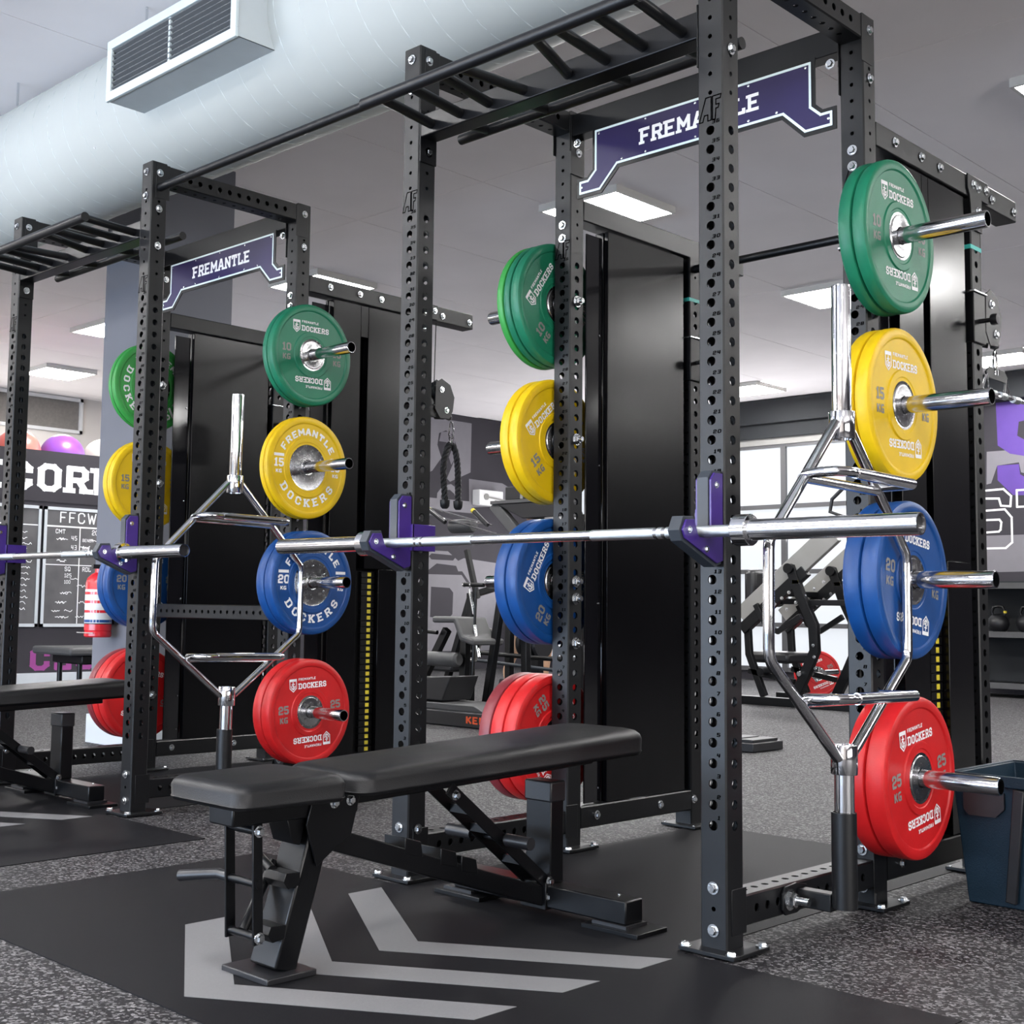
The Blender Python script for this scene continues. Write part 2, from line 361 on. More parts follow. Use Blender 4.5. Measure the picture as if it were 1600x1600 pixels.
# ---------------------------------------------------------------- holed tube (square section, along +z)
def holed(L, T, holes, c=.004, wall=.004, base=0):
    """holes: {face 0..3: [(z, r)]}; face 0 = -y, 1 = +x, 2 = +y, 3 = -x ; section centred on origin"""
    b = MB(); H = T/2
    for k in range(4):
        ca, sa = math.cos(k*PI/2), math.sin(k*PI/2)
        F = lambda a, z, d=0: ((a*ca + (H-d)*sa), (a*sa - (H-d)*ca), z)
        hs = sorted(holes.get(k, [])); A = H - c; z = 0
        def quad(z0, z1):
            if z1 - z0 > 1e-6: b.add([F(-A,z0), F(A,z0), F(A,z1), F(-A,z1)], [(0,1,2,3)])
        for i, (hz, r) in enumerate(hs):
            lo = max(z, hz - .02 if i == 0 else (hs[i-1][0]+hz)/2, hz-.02)
            hi = min(L, hz+.02 if i == len(hs)-1 else (hs[i+1][0]+hz)/2, hz+.02)
            quad(z, lo); z = hi
            hh0, hh1 = hz-lo, hi-hz
            ang = [math.atan2(-hh0, -A), math.atan2(-hh0, A), math.atan2(hh1, A), math.atan2(hh1, -A)]
            al = sorted(set([round(q, 5) for q in ang] + [round(-PI + 2*PI*j/12 + .13, 5) for j in range(12)]))
            n = len(al); out = []; inn = []; inr = []
            for q in al:
                cx, sz = math.cos(q), math.sin(q)
                m = min(A/abs(cx) if abs(cx) > 1e-9 else 9, (hh1 if sz > 0 else hh0)/abs(sz) if abs(sz) > 1e-9 else 9)
                out.append(F(cx*m, hz+sz*m)); inn.append(F(cx*r, hz+sz*r)); inr.append(F(cx*r, hz+sz*r, wall))
            fs = [(j, (j+1)%n, (j+1)%n+n, j+n) for j in range(n)] + [(j+n, (j+1)%n+n, (j+1)%n+2*n, j+2*n) for j in range(n)]
            b.add(out+inn+inr, fs)
        quad(z, L)
        # chamfer strip
        ca2, sa2 = math.cos((k+1)*PI/2), math.sin((k+1)*PI/2)
        G = lambda a, z: ((a*ca2 + H*sa2), (a*sa2 - H*ca2), z)
        b.add([F(A,0), G(-A,0), G(-A,L), F(A,L)], [(0,1,2,3)])
    for z in (0, L):
        pts = [(-H+c,-H),(H-c,-H),(H,-H+c),(H,H-c),(H-c,H),(-H+c,H),(-H,H-c),(-H,-H+c)]
        b.add([(x, y, z) for x, y in pts], [tuple(range(8))])
    me = bpy.data.meshes.new('holed_tube'); me.from_pydata([tuple(q) for q in b.v], [], b.f)
    bm = bmesh.new(); bm.from_mesh(me); bmesh.ops.remove_doubles(bm, verts=bm.verts, dist=1e-5); bmesh.ops.recalc_face_normals(bm, faces=bm.faces)
    bm.to_mesh(me); bm.free(); return me
# hex bolt with washer, pointing +z
def bolt_mesh(r=.011, h=.009, wr=.0155, stud=0):
    b = MB(); b.lathe([(0,0),(wr,0),(wr,.002),(0,.002)], 20)
    b.lathe([(0,.002),(r,.002),(r,h-.002),(r*.82,h+.001),(0,h+.001)], 6)
    if stud: b.lathe([(0,h),(r*.55,h),(r*.55,h+stud),(0,h+stud)], 12)
    return b.mesh('bolt')
BOLT = bolt_mesh(); BOLT.materials.append(M['zinc'])
BIGNUT = bolt_mesh(.0165, .015, .021, .012); BIGNUT.materials.append(M['zinc'])
SCREW = MB().lathe([(0,0),(.0045,0),(.004,.0022),(0,.003)], 10).mesh('screw'); SCREW.materials.append(M['zinc'])
DIR = {'-y': (PI/2,0,0), '+y': (-PI/2,0,0), '+x': (0,PI/2,0), '-x': (0,-PI/2,0), '+z': (0,0,0)}
def bolt(parent, loc, d, me=None, name='bolt'): return put(name, me or BOLT, None, parent, 0, loc, DIR[d])
def anchor(root, loc):
    L = Vector(loc)
    for ch in kids(root): ch.location = ch.location - L
    root.location = L; return root

W, D, T, S = 1.1901, .8327, .075, 2.6798
H0 = 2.614; Z1 = .302
def vec(fn): return fn

# ================================================================ weight plates
PLATE_R = .225
def plate_body(th, style):
    r = PLATE_R; h = th/2
    hub = .070 if style == 'bumper' else .100
    # outward (+) side profile mirrored to (-)
    side = [(hub, h-.003), (hub+.010, h-.003), (hub+.013, h-.001), (hub+.030, h-.001), (hub+.033, h-.005), (.192, h-.005), (.196, h-.001), (.201, h), (r-.010, h), (r-.003, h-.004), (r, h-.011)]
    prof = side + [(a, -b) for a, b in reversed(side)]
    return MB().rlathe(prof, 56, ax='x')
def plate_hub(th, style):
    h = th/2
    if style == 'bumper':
        pr = [(.0265, h+.0002), (.034, h+.0002), (.037, h-.0005), (.060, h-.001), (.063, h-.003), (.0705, h-.002)]
    else:
        pr = [(.0265, h-.001), (.030, h+.0002), (.034, h+.0002), (.036, h-.002), (.094, h-.0035), (.1005, h-.0025)]
    return MB().rlathe(pr + [(a, -b) for a, b in reversed(pr)], 40, ax='x')
def plate_text(th, style, kg, sgn):
    """lettering on the face looking to sgn*x; reading direction right for a viewer on that side"""
    x = sgn*(th/2 - .0045); B_ = [MB(), MB(), MB(), MB()]; G_ = [MB(), MB()]; b = B_[0]; g = G_[0]
    fn = lambda a, z: (x + sgn*.0006, sgn*a, z)      # viewer on +x sees +y to the right
    if style == 'bumper':
        for rot in (1, -1):
            f = lambda a, z, rot=rot: fn(rot*a, rot*z)
            b = B_[0 if rot > 0 else 1]
            shield(b, lambda a, z: f(a-.088, z+.119), .052)
            text(b, 'DOCKERS', lambda a, z: f(a-.058, z+.101), .026, .24, True, .16, align='l', wscale=.86)
            text(b, 'FREMANTLE', lambda a, z: f(a-.058, z+.137), .0115, .25, False, .22, align='l', wscale=.86)
        for sx in (-1, 1):
            g = G_[0 if sx < 0 else 1]
            text(g, str(kg), lambda a, z: fn(a+sx*.142, z+.002), .038, .26, False, .12, align='c', wscale=.8)
            text(g, 'KG', lambda a, z: fn(a+sx*.142, z-.036), .028, .28, False, .12, align='c', wscale=.8)
    else:
        arc_text(b, 'FREMANTLE', .157, 147, 33, .034, .27, fn)
        b = B_[1]
        arc_text(b, 'DOCKERS', .155, 216, 324, .038, .24, fn, slab=True, bottom=True)
        for sx in (-1, 1):
            b = B_[2 if sx < 0 else 3]
            text(b, str(kg), lambda a, z: fn(a+sx*.158, z-.008), .040, .26, kg == 15, .14, align='c', wscale=.82, shear=.05)
            text(b, 'KG', lambda a, z: fn(a+sx*.158, z-.034), .017, .26, False, .14, align='c')
            for k in range(3): stroke2(b, [(sx*.158-.026, .041+k*.004), (sx*.158+.026, .041+k*.004)], .0045, fn)
    return B_, G_
PLATES = {}
def make_plate(key, color, th, style, kg, sides=(1,)):
    root = thing('weight_plate', 'x', 'weight plate')
    col = {'green': 'green', 'lightgreen': 'green_l', 'yellow': 'yellow', 'blue': 'blue', 'red': 'red', 'maroon': 'maroon'}[color]
    plate_body(th, style).build('rubber_disc', M[col], root)
    plate_hub(th, style).build('steel_hub', M['brushed'], root)
    for s_ in sides:
        bs, gs = plate_text(th, style, kg, s_)
        for b in bs:
            if b.v: b.build('lettering', M['white_ink'], root, flat=True)
        for g in gs:
            if g.v: g.build('weight_number', M['grey_ink'], root, flat=True)
        if style == 'comp' and kg == 20:
            for k in range(6):
                a = PI/6 + k*PI/3
                bolt(root, (s_*(th/2-.003), .072*math.cos(a), .072*math.sin(a)), '+x' if s_ > 0 else '-x', SCREW, 'screw')
    PLATES[key] = root; return root
def place_plate(key, x, y, z, label, group, rot=0):
    r = PLATES[key]
    if not r.get('used'): r['used'] = 1; r.location = (x, y, z); r['label'] = label; r['group'] = group; r.rotation_euler = (rot, 0, 0); q = r
    else: q = dup(r, (x, y, z), label, (rot, 0, 0), group)
    return q
PY = D - T/2
ZP = dict(green=1.925, yellow=1.427, blue=.925, red=.373)
make_plate('g', 'green', .042, 'bumper', 10); make_plate('gL', 'green', .032, 'bumper', 10, (1,)); make_plate('gLb', 'lightgreen', .032, 'bumper', 10, (1,))
make_plate('y', 'yellow', .043, 'bumper', 15); make_plate('b', 'blue', .053, 'bumper', 20); make_plate('r', 'red', .058, 'bumper', 25)
make_plate('yc', 'yellow', .030, 'comp', 15); make_plate('bc', 'blue', .056, 'comp', 20); make_plate('gc', 'lightgreen', .036, 'comp', 10); make_plate('m', 'maroon', .055, 'bumper', 25)
def stack(rack_x, side, keys, colname, where, group, rots):
    """side +1: peg on the +x post of the rack; -1: peg on the -x post"""
    x = rack_x + (.006 if side > 0 else -W - .006)
    z = ZP[colname]; n = len(keys)
    for i, k in enumerate(keys):
        th = {'g': .042, 'gL': .032, 'gLb': .032, 'y': .043, 'b': .053, 'r': .058, 'yc': .030, 'bc': .056, 'gc': .036, 'm': .055}[k]
        xc = x + side*th/2; x += side*(th+.0006)
        pos = ('only one' if n == 1 else 'innermost' if i == 0 else 'outermost' if i == n-1 else 'middle one')
        cn = {'m': 'maroon', 'gLb': 'bright green', 'gc': 'bright green'}.get(k, colname)
        place_plate(k, xc, PY, z, f'{cn} plate, {pos}, {where}', group, rots[i % len(rots)])
# rack A (near rack), right side
stack(0, 1, ['g', 'g'], 'green', 'top right peg of the near rack', 'plates on the near rack, right side', [.03])
stack(0, 1, ['y', 'y'], 'yellow', 'second right peg of the near rack', 'plates on the near rack, right side', [.02])
stack(0, 1, ['b', 'b'], 'blue', 'third right peg of the near rack', 'plates on the near rack, right side', [-.12])
stack(0, 1, ['r', 'r'], 'red', 'lowest right peg of the near rack', 'plates on the near rack, right side', [.13])
# rack A, left side (inner faces seen)
stack(0, -1, ['g', 'gL', 'gLb'], 'green', 'top left peg of the near rack', 'plates on the near rack, left side', [.95])
stack(0, -1, ['y', 'y'], 'yellow', 'second left peg of the near rack', 'plates on the near rack, left side', [.72])
stack(0, -1, ['b', 'b'], 'blue', 'third left peg of the near rack', 'plates on the near rack, left side', [1.05])
stack(0, -1, ['r', 'r', 'm'], 'red', 'lowest left peg of the near rack', 'plates on the near rack, left side', [-.95])
# rack B (far rack), right side
stack(-S, 1, ['gL', 'g'], 'green', 'top right peg of the far rack', 'plates on the far rack, right side', [.02])
stack(-S, 1, ['yc', 'yc'], 'yellow', 'second right peg of the far rack', 'plates on the far rack, right side', [.0])
stack(-S, 1, ['bc', 'bc'], 'blue', 'third right peg of the far rack', 'plates on the far rack, right side', [.0])
stack(-S, 1, ['r', 'r'], 'red', 'lowest right peg of the far rack', 'plates on the far rack, right side', [.06])
# rack B, left side
stack(-S, -1, ['gc', 'gLb'], 'green', 'top left peg of the far rack', 'plates on the far rack, left side', [-1.1])
stack(-S, -1, ['y', 'y'], 'yellow', 'second left peg of the far rack', 'plates on the far rack, left side', [.0])
stack(-S, -1, ['b', 'b'], 'blue', 'third left peg of the far rack', 'plates on the far rack, left side', [.0])
stack(-S, -1, ['r', 'r', 'm'], 'red', 'lowest left peg of the far rack', 'plates on the far rack, left side', [2.9])

# ================================================================ power rack
HZ = [(.103, .006)] + [(Z1 + .05*(n-1), .0125) for n in range(1, 37)] + [(Z1 + .05*(n-1), .0062) for n in range(38, 46)]
UP = holed(H0, T, {k: HZ for k in range(4)})
UP3 = holed(2.23, T, {k: [h for h in HZ if h[0] < 2.2] for k in range(4)})
def bl(L, r=.011, m=.06): return [(m + .05*i, r) for i in range(int((L-2*m)/.05)+1)]
LS = D - 2*T                     # clear length of a side beam
SIDE_TOP = holed(LS, T, {1: bl(LS), 3: bl(LS), 2: bl(LS, .0085)})
SIDE_LOW = holed(LS, T, {1: bl(LS), 3: bl(LS), 0: bl(LS, .010)})
LR = 1.504 - D
REAR_LOW = holed(LR, T, {})
CROSS = holed(W-2*T, T*.9, {0: bl(W-2*T, .009), 2: bl(W-2*T, .009)})
for me in (UP, UP3, SIDE_TOP, SIDE_LOW, REAR_LOW, CROSS): me.materials.append(M['powder'])

def nums():
    b = MB()
    for n in range(1, 37):
        text(b, str(n), lambda x, z, n=n: (.016 + x, -T/2 - .0006, Z1 + .05*(n-1) + .0150 + z), .0105, .26, False, .25, shear=.15, wscale=1.15)
    # maker's mark above hole 36: outlined slanted letters
    for sx, pts in ((0, [(-.002,0),(.018,.062),(.034,.062),(.034,0),(.024,0),(.024,.016),(.014,.016),(.009,0),(-.002,0)]), (1, [(.038,0),(.038,.062),(.064,.062),(.061,.052),(.048,.052),(.048,.038),(.058,.038),(.055,.028),(.048,.028),(.046,0),(.038,0)])):
        stroke2(b, pts, .0030, lambda x, z: (x - .031, -T/2 - .0006, 2.078 + z))
    return b.flat('hole_numbers')
NUMS = nums(); NUMS.materials.append(M['mark'])
BASE = MB().box((-.075,-.078,0),(.082,.082,.010)).mesh('base_plate'); BASE.materials.append(M['powder'])
BRK = MB().prism([(-.0375,0),(.0375,0),(.0375,.135),(.030,.145),(-.030,.145),(-.0375,.135)], 0, .005, lambda a, z, d: (d, a, z)).mesh('bracket_plate'); BRK.materials.append(M['powder'])
PEG = MB().rlathe([(.0205,0),(.0245,0),(.0245,.330),(.0235,.335),(.0205,.335)], 32, ax='x').mesh('weight_peg'); PEG.materials.append(M['peg'])
PEGF = MB().rlathe([(.0245,0),(.034,0),(.034,.005),(.0245,.005)], 32, ax='x').mesh('peg_flange'); PEGF.materials.append(M['zinc'])

SIGN = [(-.487,2.296),(-.395,2.296),(-.32,2.371),(.32,2.371),(.395,2.296),(.487,2.296),(.487,2.343),(.45,2.343),(.418,2.373),(.418,2.515),(-.418,2.515),(-.418,2.373),(-.45,2.343),(-.487,2.343)]
def offset(poly, d):
    n = len(poly); out = []
    for i in range(n):
        x0, y0 = poly[i-1]; x1, y1 = poly[i]; x2, y2 = poly[(i+1) % n]
        a = Vector((x1-x0, y1-y0)).normalized(); b = Vector((x2-x1, y2-y1)).normalized()
        na = Vector((a.y, -a.x)); nb = Vector((b.y, -b.x)); m = (na+nb); m = m/ max(.25, m.dot(na)); out.append((x1+m.x*d, y1+m.y*d))
    return out

def make_rack(label):
    R = thing('power_rack', label, 'squat rack', (0,0,0), 0, 'purple trimmed power racks')
    posts = [(-T/2, T/2, UP), (-W+T/2, T/2, UP), (-T/2, D-T/2, UP), (-W+T/2, D-T/2, UP), (-T/2, 1.504+T/2, UP3), (-W+T/2, 1.504+T/2, UP3)]
    for i, (x, y, me) in enumerate(posts):
        u = put('upright', me, None, R, 0, (x, y, .004))
        n = put('hole_numbers', NUMS, None, u); n['kind'] = 'stuff'
        if i > 3: n.scale = (1, 1, .86)
        bp = put('base_plate', BASE, None, u, .0015)
        for sx in (-.062, .068):
            for sy in (-.066, .070):
                if abs(sx) > 0: bolt(u, (sx, sy, .010), '+z', SCREW if i > 3 else BOLT)
        cap = MB().box((-T/2+.003,-T/2+.003,0),(T/2-.003,T/2-.003,.003))
        cap.build('end_cap', M['black_plastic'], u, 0, (0, 0, H0 if i < 4 else 2.23))
    # side beams (along y)
    for x in (-T/2, -W+T/2):
        put('side_beam', SIDE_TOP, None, R, 0, (x, T, H0-T/2), (-PI/2,0,0))
        put('side_beam', SIDE_LOW, None, R, 0, (x, T, .060+T/2), (-PI/2,0,0))
        put('rear_side_beam', REAR_LOW, None, R, 0, (x, D, .068+T/2), (-PI/2,0,0))
        MB().box((x-.037, D, 2.230), (x+.037, 1.90, 2.306)).build('cable_beam', M['powder'], R, .004)
        for yy in (T, D-T):
            s_ = 1 if yy < .4 else -1
            for zz in (.045, H0-.095-.05):
                for sx in (-1, 1):
                    MB().box((x+sx*.0378-.0015, yy-s_*.055, zz), (x+sx*.0378+.0015, yy+s_*.010, zz+.11 if zz < 1 else zz+.145)).build('gusset_plate', M['powder'], R, .001)
    for sx in (0, -W):
        xo = .0395 if sx == 0 else -.0395
    # outer joint plates at the third posts
    for x, sg in ((0, 1), (-W, -1)):
        pl = MB().prism([(1.475,2.306),(1.64,2.306),(1.64,2.235),(1.585,2.235),(1.585,2.12),(1.505,2.12),(1.490,2.235),(1.475,2.26)], x+sg*.0005, x+sg*.006, lambda a, z, d: (d, a, z))
        pl.build('joint_plate', M['powder'], R, .001)
        d = '+x' if sg > 0 else '-x'
        for yy, zz in ((.955,2.272),(1.135,2.272),(1.270,2.272),(1.515,2.275),(1.555,2.27),(1.62,2.278),(1.68,2.262),(1.87,2.262),(1.55,2.19)):
            bolt(R, (x+sg*(.006 if 1.48 < yy < 1.64 else .001), yy, zz), d)
        bolt(R, (x+sg*.001, .0375, 2.575), d); bolt(R, (x+sg*.001, .0375, 2.425), d); bolt(R, (x+sg*.001, .0375, 2.272), d)
        bolt(R, (x+sg*.001, D-.0375, 2.575), d); bolt(R, (x+sg*.001, D-.0375, 2.425), d)
        xi = x - sg*(T+.001); di = '-x' if sg > 0 else '+x'
        bolt(R, (xi-sg*.004, .0375, 2.272), di); bolt(R, (xi, .0375, 2.575), di); bolt(R, (xi-sg*.003, .0375, .153), di)
        bolt(R, (xi-sg*.003, D-.0375, 2.47), di); bolt(R, (xi, 1.30, .108), di); bolt(R, (xi, .92, .108), di); bolt(R, (xi, 1.52, .108), di)
        bolt(R, (x+sg*.001, .92, .108), d); bolt(R, (x+sg*.001, 1.40, .108), d)
        xc = x - sg*T/2
        for zz in (.157, .056): bolt(R, (xc, -.001, zz), '-y')
        bolt(R, (xc, -.001, 2.580), '-y'); bolt(R, (xc, -.001, 2.480), '-y')
        for zz in (2.204, 2.155, .160, .056): bolt(R, (xc, D-T-.001, zz), '-y')
        # storage pegs
        for zz in ZP.values():
            p = put('weight_peg', PEG, None, R, 0, (x+sg*.005, D-T/2, zz), (0,0,0) if sg > 0 else (0,0,PI))
            put('peg_flange', PEGF, None, p)
            bolt(R, (xi, D-T/2, zz), di, BIGNUT)
        if sg < 0:
            for zz in (.865, .71): bolt(R, (xi, D-T/2, zz), di, BIGNUT)
    # top rear beam and name sign
    MB().box((-W+T, D-T+.002, 2.522), (-T, D-.012, 2.604)).build('top_rear_beam', M['steel_black'], R, .003)
    for sx in (-W+T, -T):
        s_ = 1 if sx < -.5 else -1
        MB().box((sx-.001, D-T-.004, 2.385), (sx+s_*.004, D-.004, 2.604)).build('beam_bracket', M['powder'], R, .001)
        bolt(R, (sx+s_*.030, D-T-.001, 2.49), '-y')
    cx = -.585
    sg = MB().prism(offset(SIGN, .012), .7545, .7590, lambda a, z, d: (cx+a, d, z)).build('name_sign', M['steel_black'], R)
    MB().prism(SIGN, .7530, .7543, lambda a, z, d: (cx+a, d, z)).build('sign_face', M['sign_purple'], sg)
    b = MB(); q = offset(SIGN, -.004); stroke2(b, q+[q[0]], .008, lambda a, z: (cx+a, .7522, z)); b.build('sign_border', M['sign_line'], sg, flat=True)
    b = MB(); text(b, 'FREMANTLE', lambda a, z: (cx+.008+a, .7518, 2.412+z), .060, .235, True, .17, wscale=.86); b.build('lettering', M['white_ink'], sg, flat=True)
    for a, z in ((-.40,2.50),(-.2,2.50),(0,2.50),(.2,2.50),(.40,2.50),(-.3,2.385),(0,2.385),(.3,2.385),(-.475,2.32),(.475,2.32),(-.2,2.385),(.2,2.385)):
        bolt(sg, (cx+a, .7528, z), '-y', SCREW, 'screw')
    # multi grip pull-up unit: cross beam, two tubes, angled rungs
    cxm = -W/2
    mg = MB().box((-W+T, .003, 2.314), (-T, T-.003, 2.388)).build('pull_up_beam', M['steel_black'], R, .004)
    for sx in (-W+T, -T):
        s_ = 1 if sx < -.5 else -1
        MB().box((sx, .001, 2.235), (sx+s_*.005, T-.001, 2.405)).build('end_bracket', M['steel_black'], mg, .002)
        bolt(mg, (sx+s_*.005, .0375, 2.272), '+x' if s_ > 0 else '-x')
    MB().cyl((cxm-.512, -.245, 2.347), (cxm+.512, -.245, 2.347), .0185, 20).build('pull_up_tube', M['powder'], mg)
    MB().cyl((cxm-.530, .200, 2.362), (cxm+.530, .200, 2.362), .0170, 20).build('pull_up_tube', M['powder'], mg)
    xb = [-1.065,-.939,-.818,-.678,-.512,-.375,-.25,-.126]; xt = [-1.030,-.905,-.778,-.706,-.428,-.350,-.225,-.100]
    for a, t_ in zip(xb, xt):
        MB().cyl((a, .006, 2.345), (t_, -.238, 2.347), .0155, 14).build('grip_rung', M['powder'], mg)
    for a in (-1.0, -.75, -.44, -.19):
        MB().cyl((a, .068, 2.35), (a, .195, 2.362), .0150, 12).build('grip_rung', M['powder'], mg)
    # weight housings
    for x, sg_ in ((0, 1), (-W, -1)):
        X = lambda v: x - sg_*v      # v = depth inward from the outer face
        def bx(v0, v1, y0, y1, z0, z1, name, m, par=R, bev=.002):
            a, b_ = sorted((X(v0), X(v1))); return MB().box((a, y0, z0), (b_, y1, z1)).build(name, m, par, bev)
        bx(.050, .068, .985, 1.470, .145, 2.225, 'inner_panel', M['panel'])
        bx(.008, .046, .985, 1.152, .145, 2.225, 'outer_panel', M['panel'])
        bx(.008, .046, 1.200, 1.470, 1.000, 2.225, 'outer_panel', M['panel'])
        bx(.008, .046, 1.290, 1.470, .145, .999, 'outer_panel', M['panel'])
        bx(.008, .046, 1.153, 1.199, 2.075, 2.225, 'outer_panel', M['panel'])
        bx(.040, .046, .885, .978, .145, 2.20, 'gloss_panel', M['gloss_panel'])
        bx(.034, .040, 1.4705, 1.497, .145, 2.22, 'rear_panel', M['panel'])
        for zz in (1.83, 1.35, .85, .36, .145+.05):
            bolt(R, (X(.047), .962, zz), '-x' if sg_ > 0 else '+x', SCREW, 'screw')
        ws = bx(.047, .0495, 1.16, 1.285, .15, .99, 'weight_stack', M['steel_black'])
        for k in range(29):
            zz = .176 + k*.0285
            a, b_ = sorted((X(.0300), X(.0462)))
            MB().box((a, 1.205, zz-.0125), (b_, 1.286, zz+.0125)).build('stack_plate', M['steel_black'], ws)
            a, b_ = sorted((X(.0294), X(.0299)))
            MB().box((a, 1.242, zz-.0085), (b_, 1.264, zz+.0085)).build('weight_tag', M['yellow_tag'], ws)
        # cable column on the third post
        xc = x - sg_*T/2
        cr = MB().box((xc-.046, 1.495, 1.735), (xc+.046, 1.588, 1.905)).build('pulley_carriage', M['steel_black'], R, .003)
        MB().box((xc-.052, 1.490, 1.905), (xc+.052, 1.594, 1.911)).build('collar', M['zinc'], cr, .001)
        MB().cyl((xc+.046, 1.54, 1.81), (xc+.085, 1.54, 1.81), .008, 12).build('lock_pin', M['black_plastic'], cr)
        MB().lathe([(0,0),(.018,0),(.020,.010),(.018,.022),(0,.024)], 16, (xc+.085, 1.54, 1.81), 'x').build('pin_knob', M['black_plastic'], cr)
        MB().box((xc-.012, 1.588, 1.76), (xc+.012, 1.67, 1.82)).build('pulley_arm', M['steel_black'], cr, .002)
        pu = MB().prism([(1.655+.0, 1.80),(1.66,1.93),(1.70,1.955),(1.76,1.93),(1.79,1.87),(1.78,1.80),(1.755,1.76),(1.69,1.755)], xc-.020, xc-.016, lambda a, z, d: (d, a, z)).build('pulley_cheek', M['black_plastic'], R, .001)
        MB().prism([(1.655+.0, 1.80),(1.66,1.93),(1.70,1.955),(1.76,1.93),(1.79,1.87),(1.78,1.80),(1.755,1.76),(1.69,1.755)], xc+.016, xc+.020, lambda a, z, d: (d, a, z)).build('pulley_cheek', M['black_plastic'], R, .001)
        MB().lathe([(0,-.011),(.045,-.011),(.038,0),(.045,.011),(0,.011)], 28, (xc, 1.70, 1.90), 'x').build('pulley_wheel', M['liner'], R)
        for yy, zz in ((1.70,1.90),(1.735,1.80)): bolt(R, (xc+.020, yy, zz), '+x')
        MB().sweep([(xc, 1.672, 2.23), (xc, 1.664, 1.90)], .0028, 6).build('cable', M['black_plastic'], R)
        MB().lathe([(0,-.016),(.014,-.010),(.016,0),(.014,.010),(0,.016)], 14, (xc, 1.772, 1.770)).build('cable_stop', M['black_plastic'], R)
        MB().box((xc-.0385, 1.498, 2.055), (xc+.0385, 1.585, 2.069)).build('teal_tape', M['teal'], R)
    MB().cyl((-W+T, 1.54, 2.19), (-T, 1.54, 2.19), .016, 16).build('rear_crossbar', M['powder'], R)
    return R
RACK_LABELS = ['near black power rack on the right, with the tallest uprights', 'far black power rack on the left, half hidden by the near one']
rackA = make_rack(RACK_LABELS[0]); kids_of[rackA.name] = kids(rackA)
_kk = {}
for o in bpy.data.objects:
    if o.parent: _kk.setdefault(o.parent.name, []).append(o)
def dup_rack(dx, label):
    r = rackA.copy(); COL.objects.link(r); r.location = (dx, 0, 0); r['label'] = label
    for ch in _kk[rackA.name]:
        c_ = ch.copy(); COL.objects.link(c_); c_.parent = r
        for g in _kk.get(ch.name, []):
            d_ = g.copy(); COL.objects.link(d_); d_.parent = c_
    return r
rackB = dup_rack(-S, RACK_LABELS[1])
# perforated cross member at the back of rack B
put('cross_member', CROSS, None, rackB, 0, (-W+T, D-T/2, .790), (0, PI/2, 0))
# link pipes between the racks
for k, x in enumerate((0, -S)):
    o = MB().cyl((x-W-.001, .04, 2.515), (x-S+.001, .04, 2.515), .0165, 18).build('link_bar', M['powder'])
    tag(o, ['long black bar joining the tops of the near and far racks', 'black bar joining the top of the far rack to the one beyond it'][k], 'bar')

# vertical bar holder on the side of each rack
def make_holder():
    R = thing('bar_holder', 'x', 'bar holder')
    MB().rlathe([(.0268,.092),(.0315,.088),(.0315,.326),(.0268,.326)], 32).build('holder_tube', M['powder'], R)
    MB().cyl((0,0,.088), (0,0,.091), .0312, 28).build('tube_floor', M['powder'], R)
    MB().prism([(-.075,.060),(-.02,.060),(.03,.075),(.03,.125),(-.02,.135),(-.075,.130),(-.09,.115),(-.09,.075)], -.128, -.122, lambda a, z, d: (d, a, z)).build('mount_plate', M['powder'], R, .001)
    MB().box((-.122, -.02, .075), (-.028, .02, .120)).build('arm', M['powder'], R, .003)
    bolt(R, (-.122, -.055, .097), '+x', bolt_mesh(.019, .018, .027, .034) if 0 else BIGN2)
    return R
BIGN2 = bolt_mesh(.019, .020, .027, .034); BIGN2.materials.append(M['zinc'])
TX, TY = .130, .335
hA = make_holder(); hA.location = (TX, TY, 0); hA['label'] = 'black tube holding the trap bar at the side of the near rack'; hA['group'] = 'vertical bar holders'
hB = dup(hA, (TX-S, TY+.01, 0), 'black tube holding the trap bar at the side of the far rack')

# ================================================================ trap bar standing upright in its holder
def make_trap():
    R = thing('trap_bar', 'x', 'trap bar')
    ch = M['chrome']
    MB().rlathe([(.0205,1.30),(.0249,1.30),(.0249,1.683),(.0240,1.688),(.0205,1.688)], 36).build('sleeve', ch, R)
    MB().cyl((0,0,.094), (0,0,.43), .0249, 36).build('sleeve', ch, R)
    for z0, z1 in ((1.280, 1.352), (.420, .495)):
        MB().rlathe([(.0252,z0),(.0325,z0),(.0335,z0+.002),(.0335,z1-.002),(.0325,z1),(.0252,z1)], 36).build('collar', ch, R)
        MB().cyl((0,0,z0+.003), (0,0,z1-.004), .0251, 24).build('collar_core', ch, R)
    hw = .362; zt, zb = .985, .725
    fr = MB()
    for s_ in (-1, 1):
        pts = [(0, s_*.034, 1.318), (0, s_*(hw-.012), zt+.022), (0, s_*(hw-.003), zt+.008), (0, s_*hw, zt-.012), (0, s_*hw, zb+.012), (0, s_*(hw-.003), zb-.008), (0, s_*(hw-.012), zb-.022), (0, s_*.034, .462)]
        b = MB(); b.sweep(pts, .0138, 16); b.build('frame_tube', ch, R)
    for zh in (1.160, .606):
        hh = .205
        MB().cyl((0, -hh, zh), (0, hh, zh), .0128, 16).build('low_handle', ch, R)
        b = MB(); b.sweep([(0, -hh+.012, zh+.01), (.05, -hh+.006, zh+.012), (.085, -hh+.016, zh+.013), (.100, -hh+.045, zh+.013), (.100, -hh+.08, zh+.013)], .0128, 14)
        b.sweep([(.100, hh-.02, zh+.013), (.094, hh-.004, zh+.013), (.07, hh, zh+.012), (0, hh-.008, zh+.01)], .0128, 14)
        b.build('handle_bend', ch, R)
        MB().cyl((.100, -hh+.08, zh+.013), (.100, hh-.02, zh+.013), .0150, 18).build('raised_grip', M['knurl'] if 0 else ch, R)
    return R
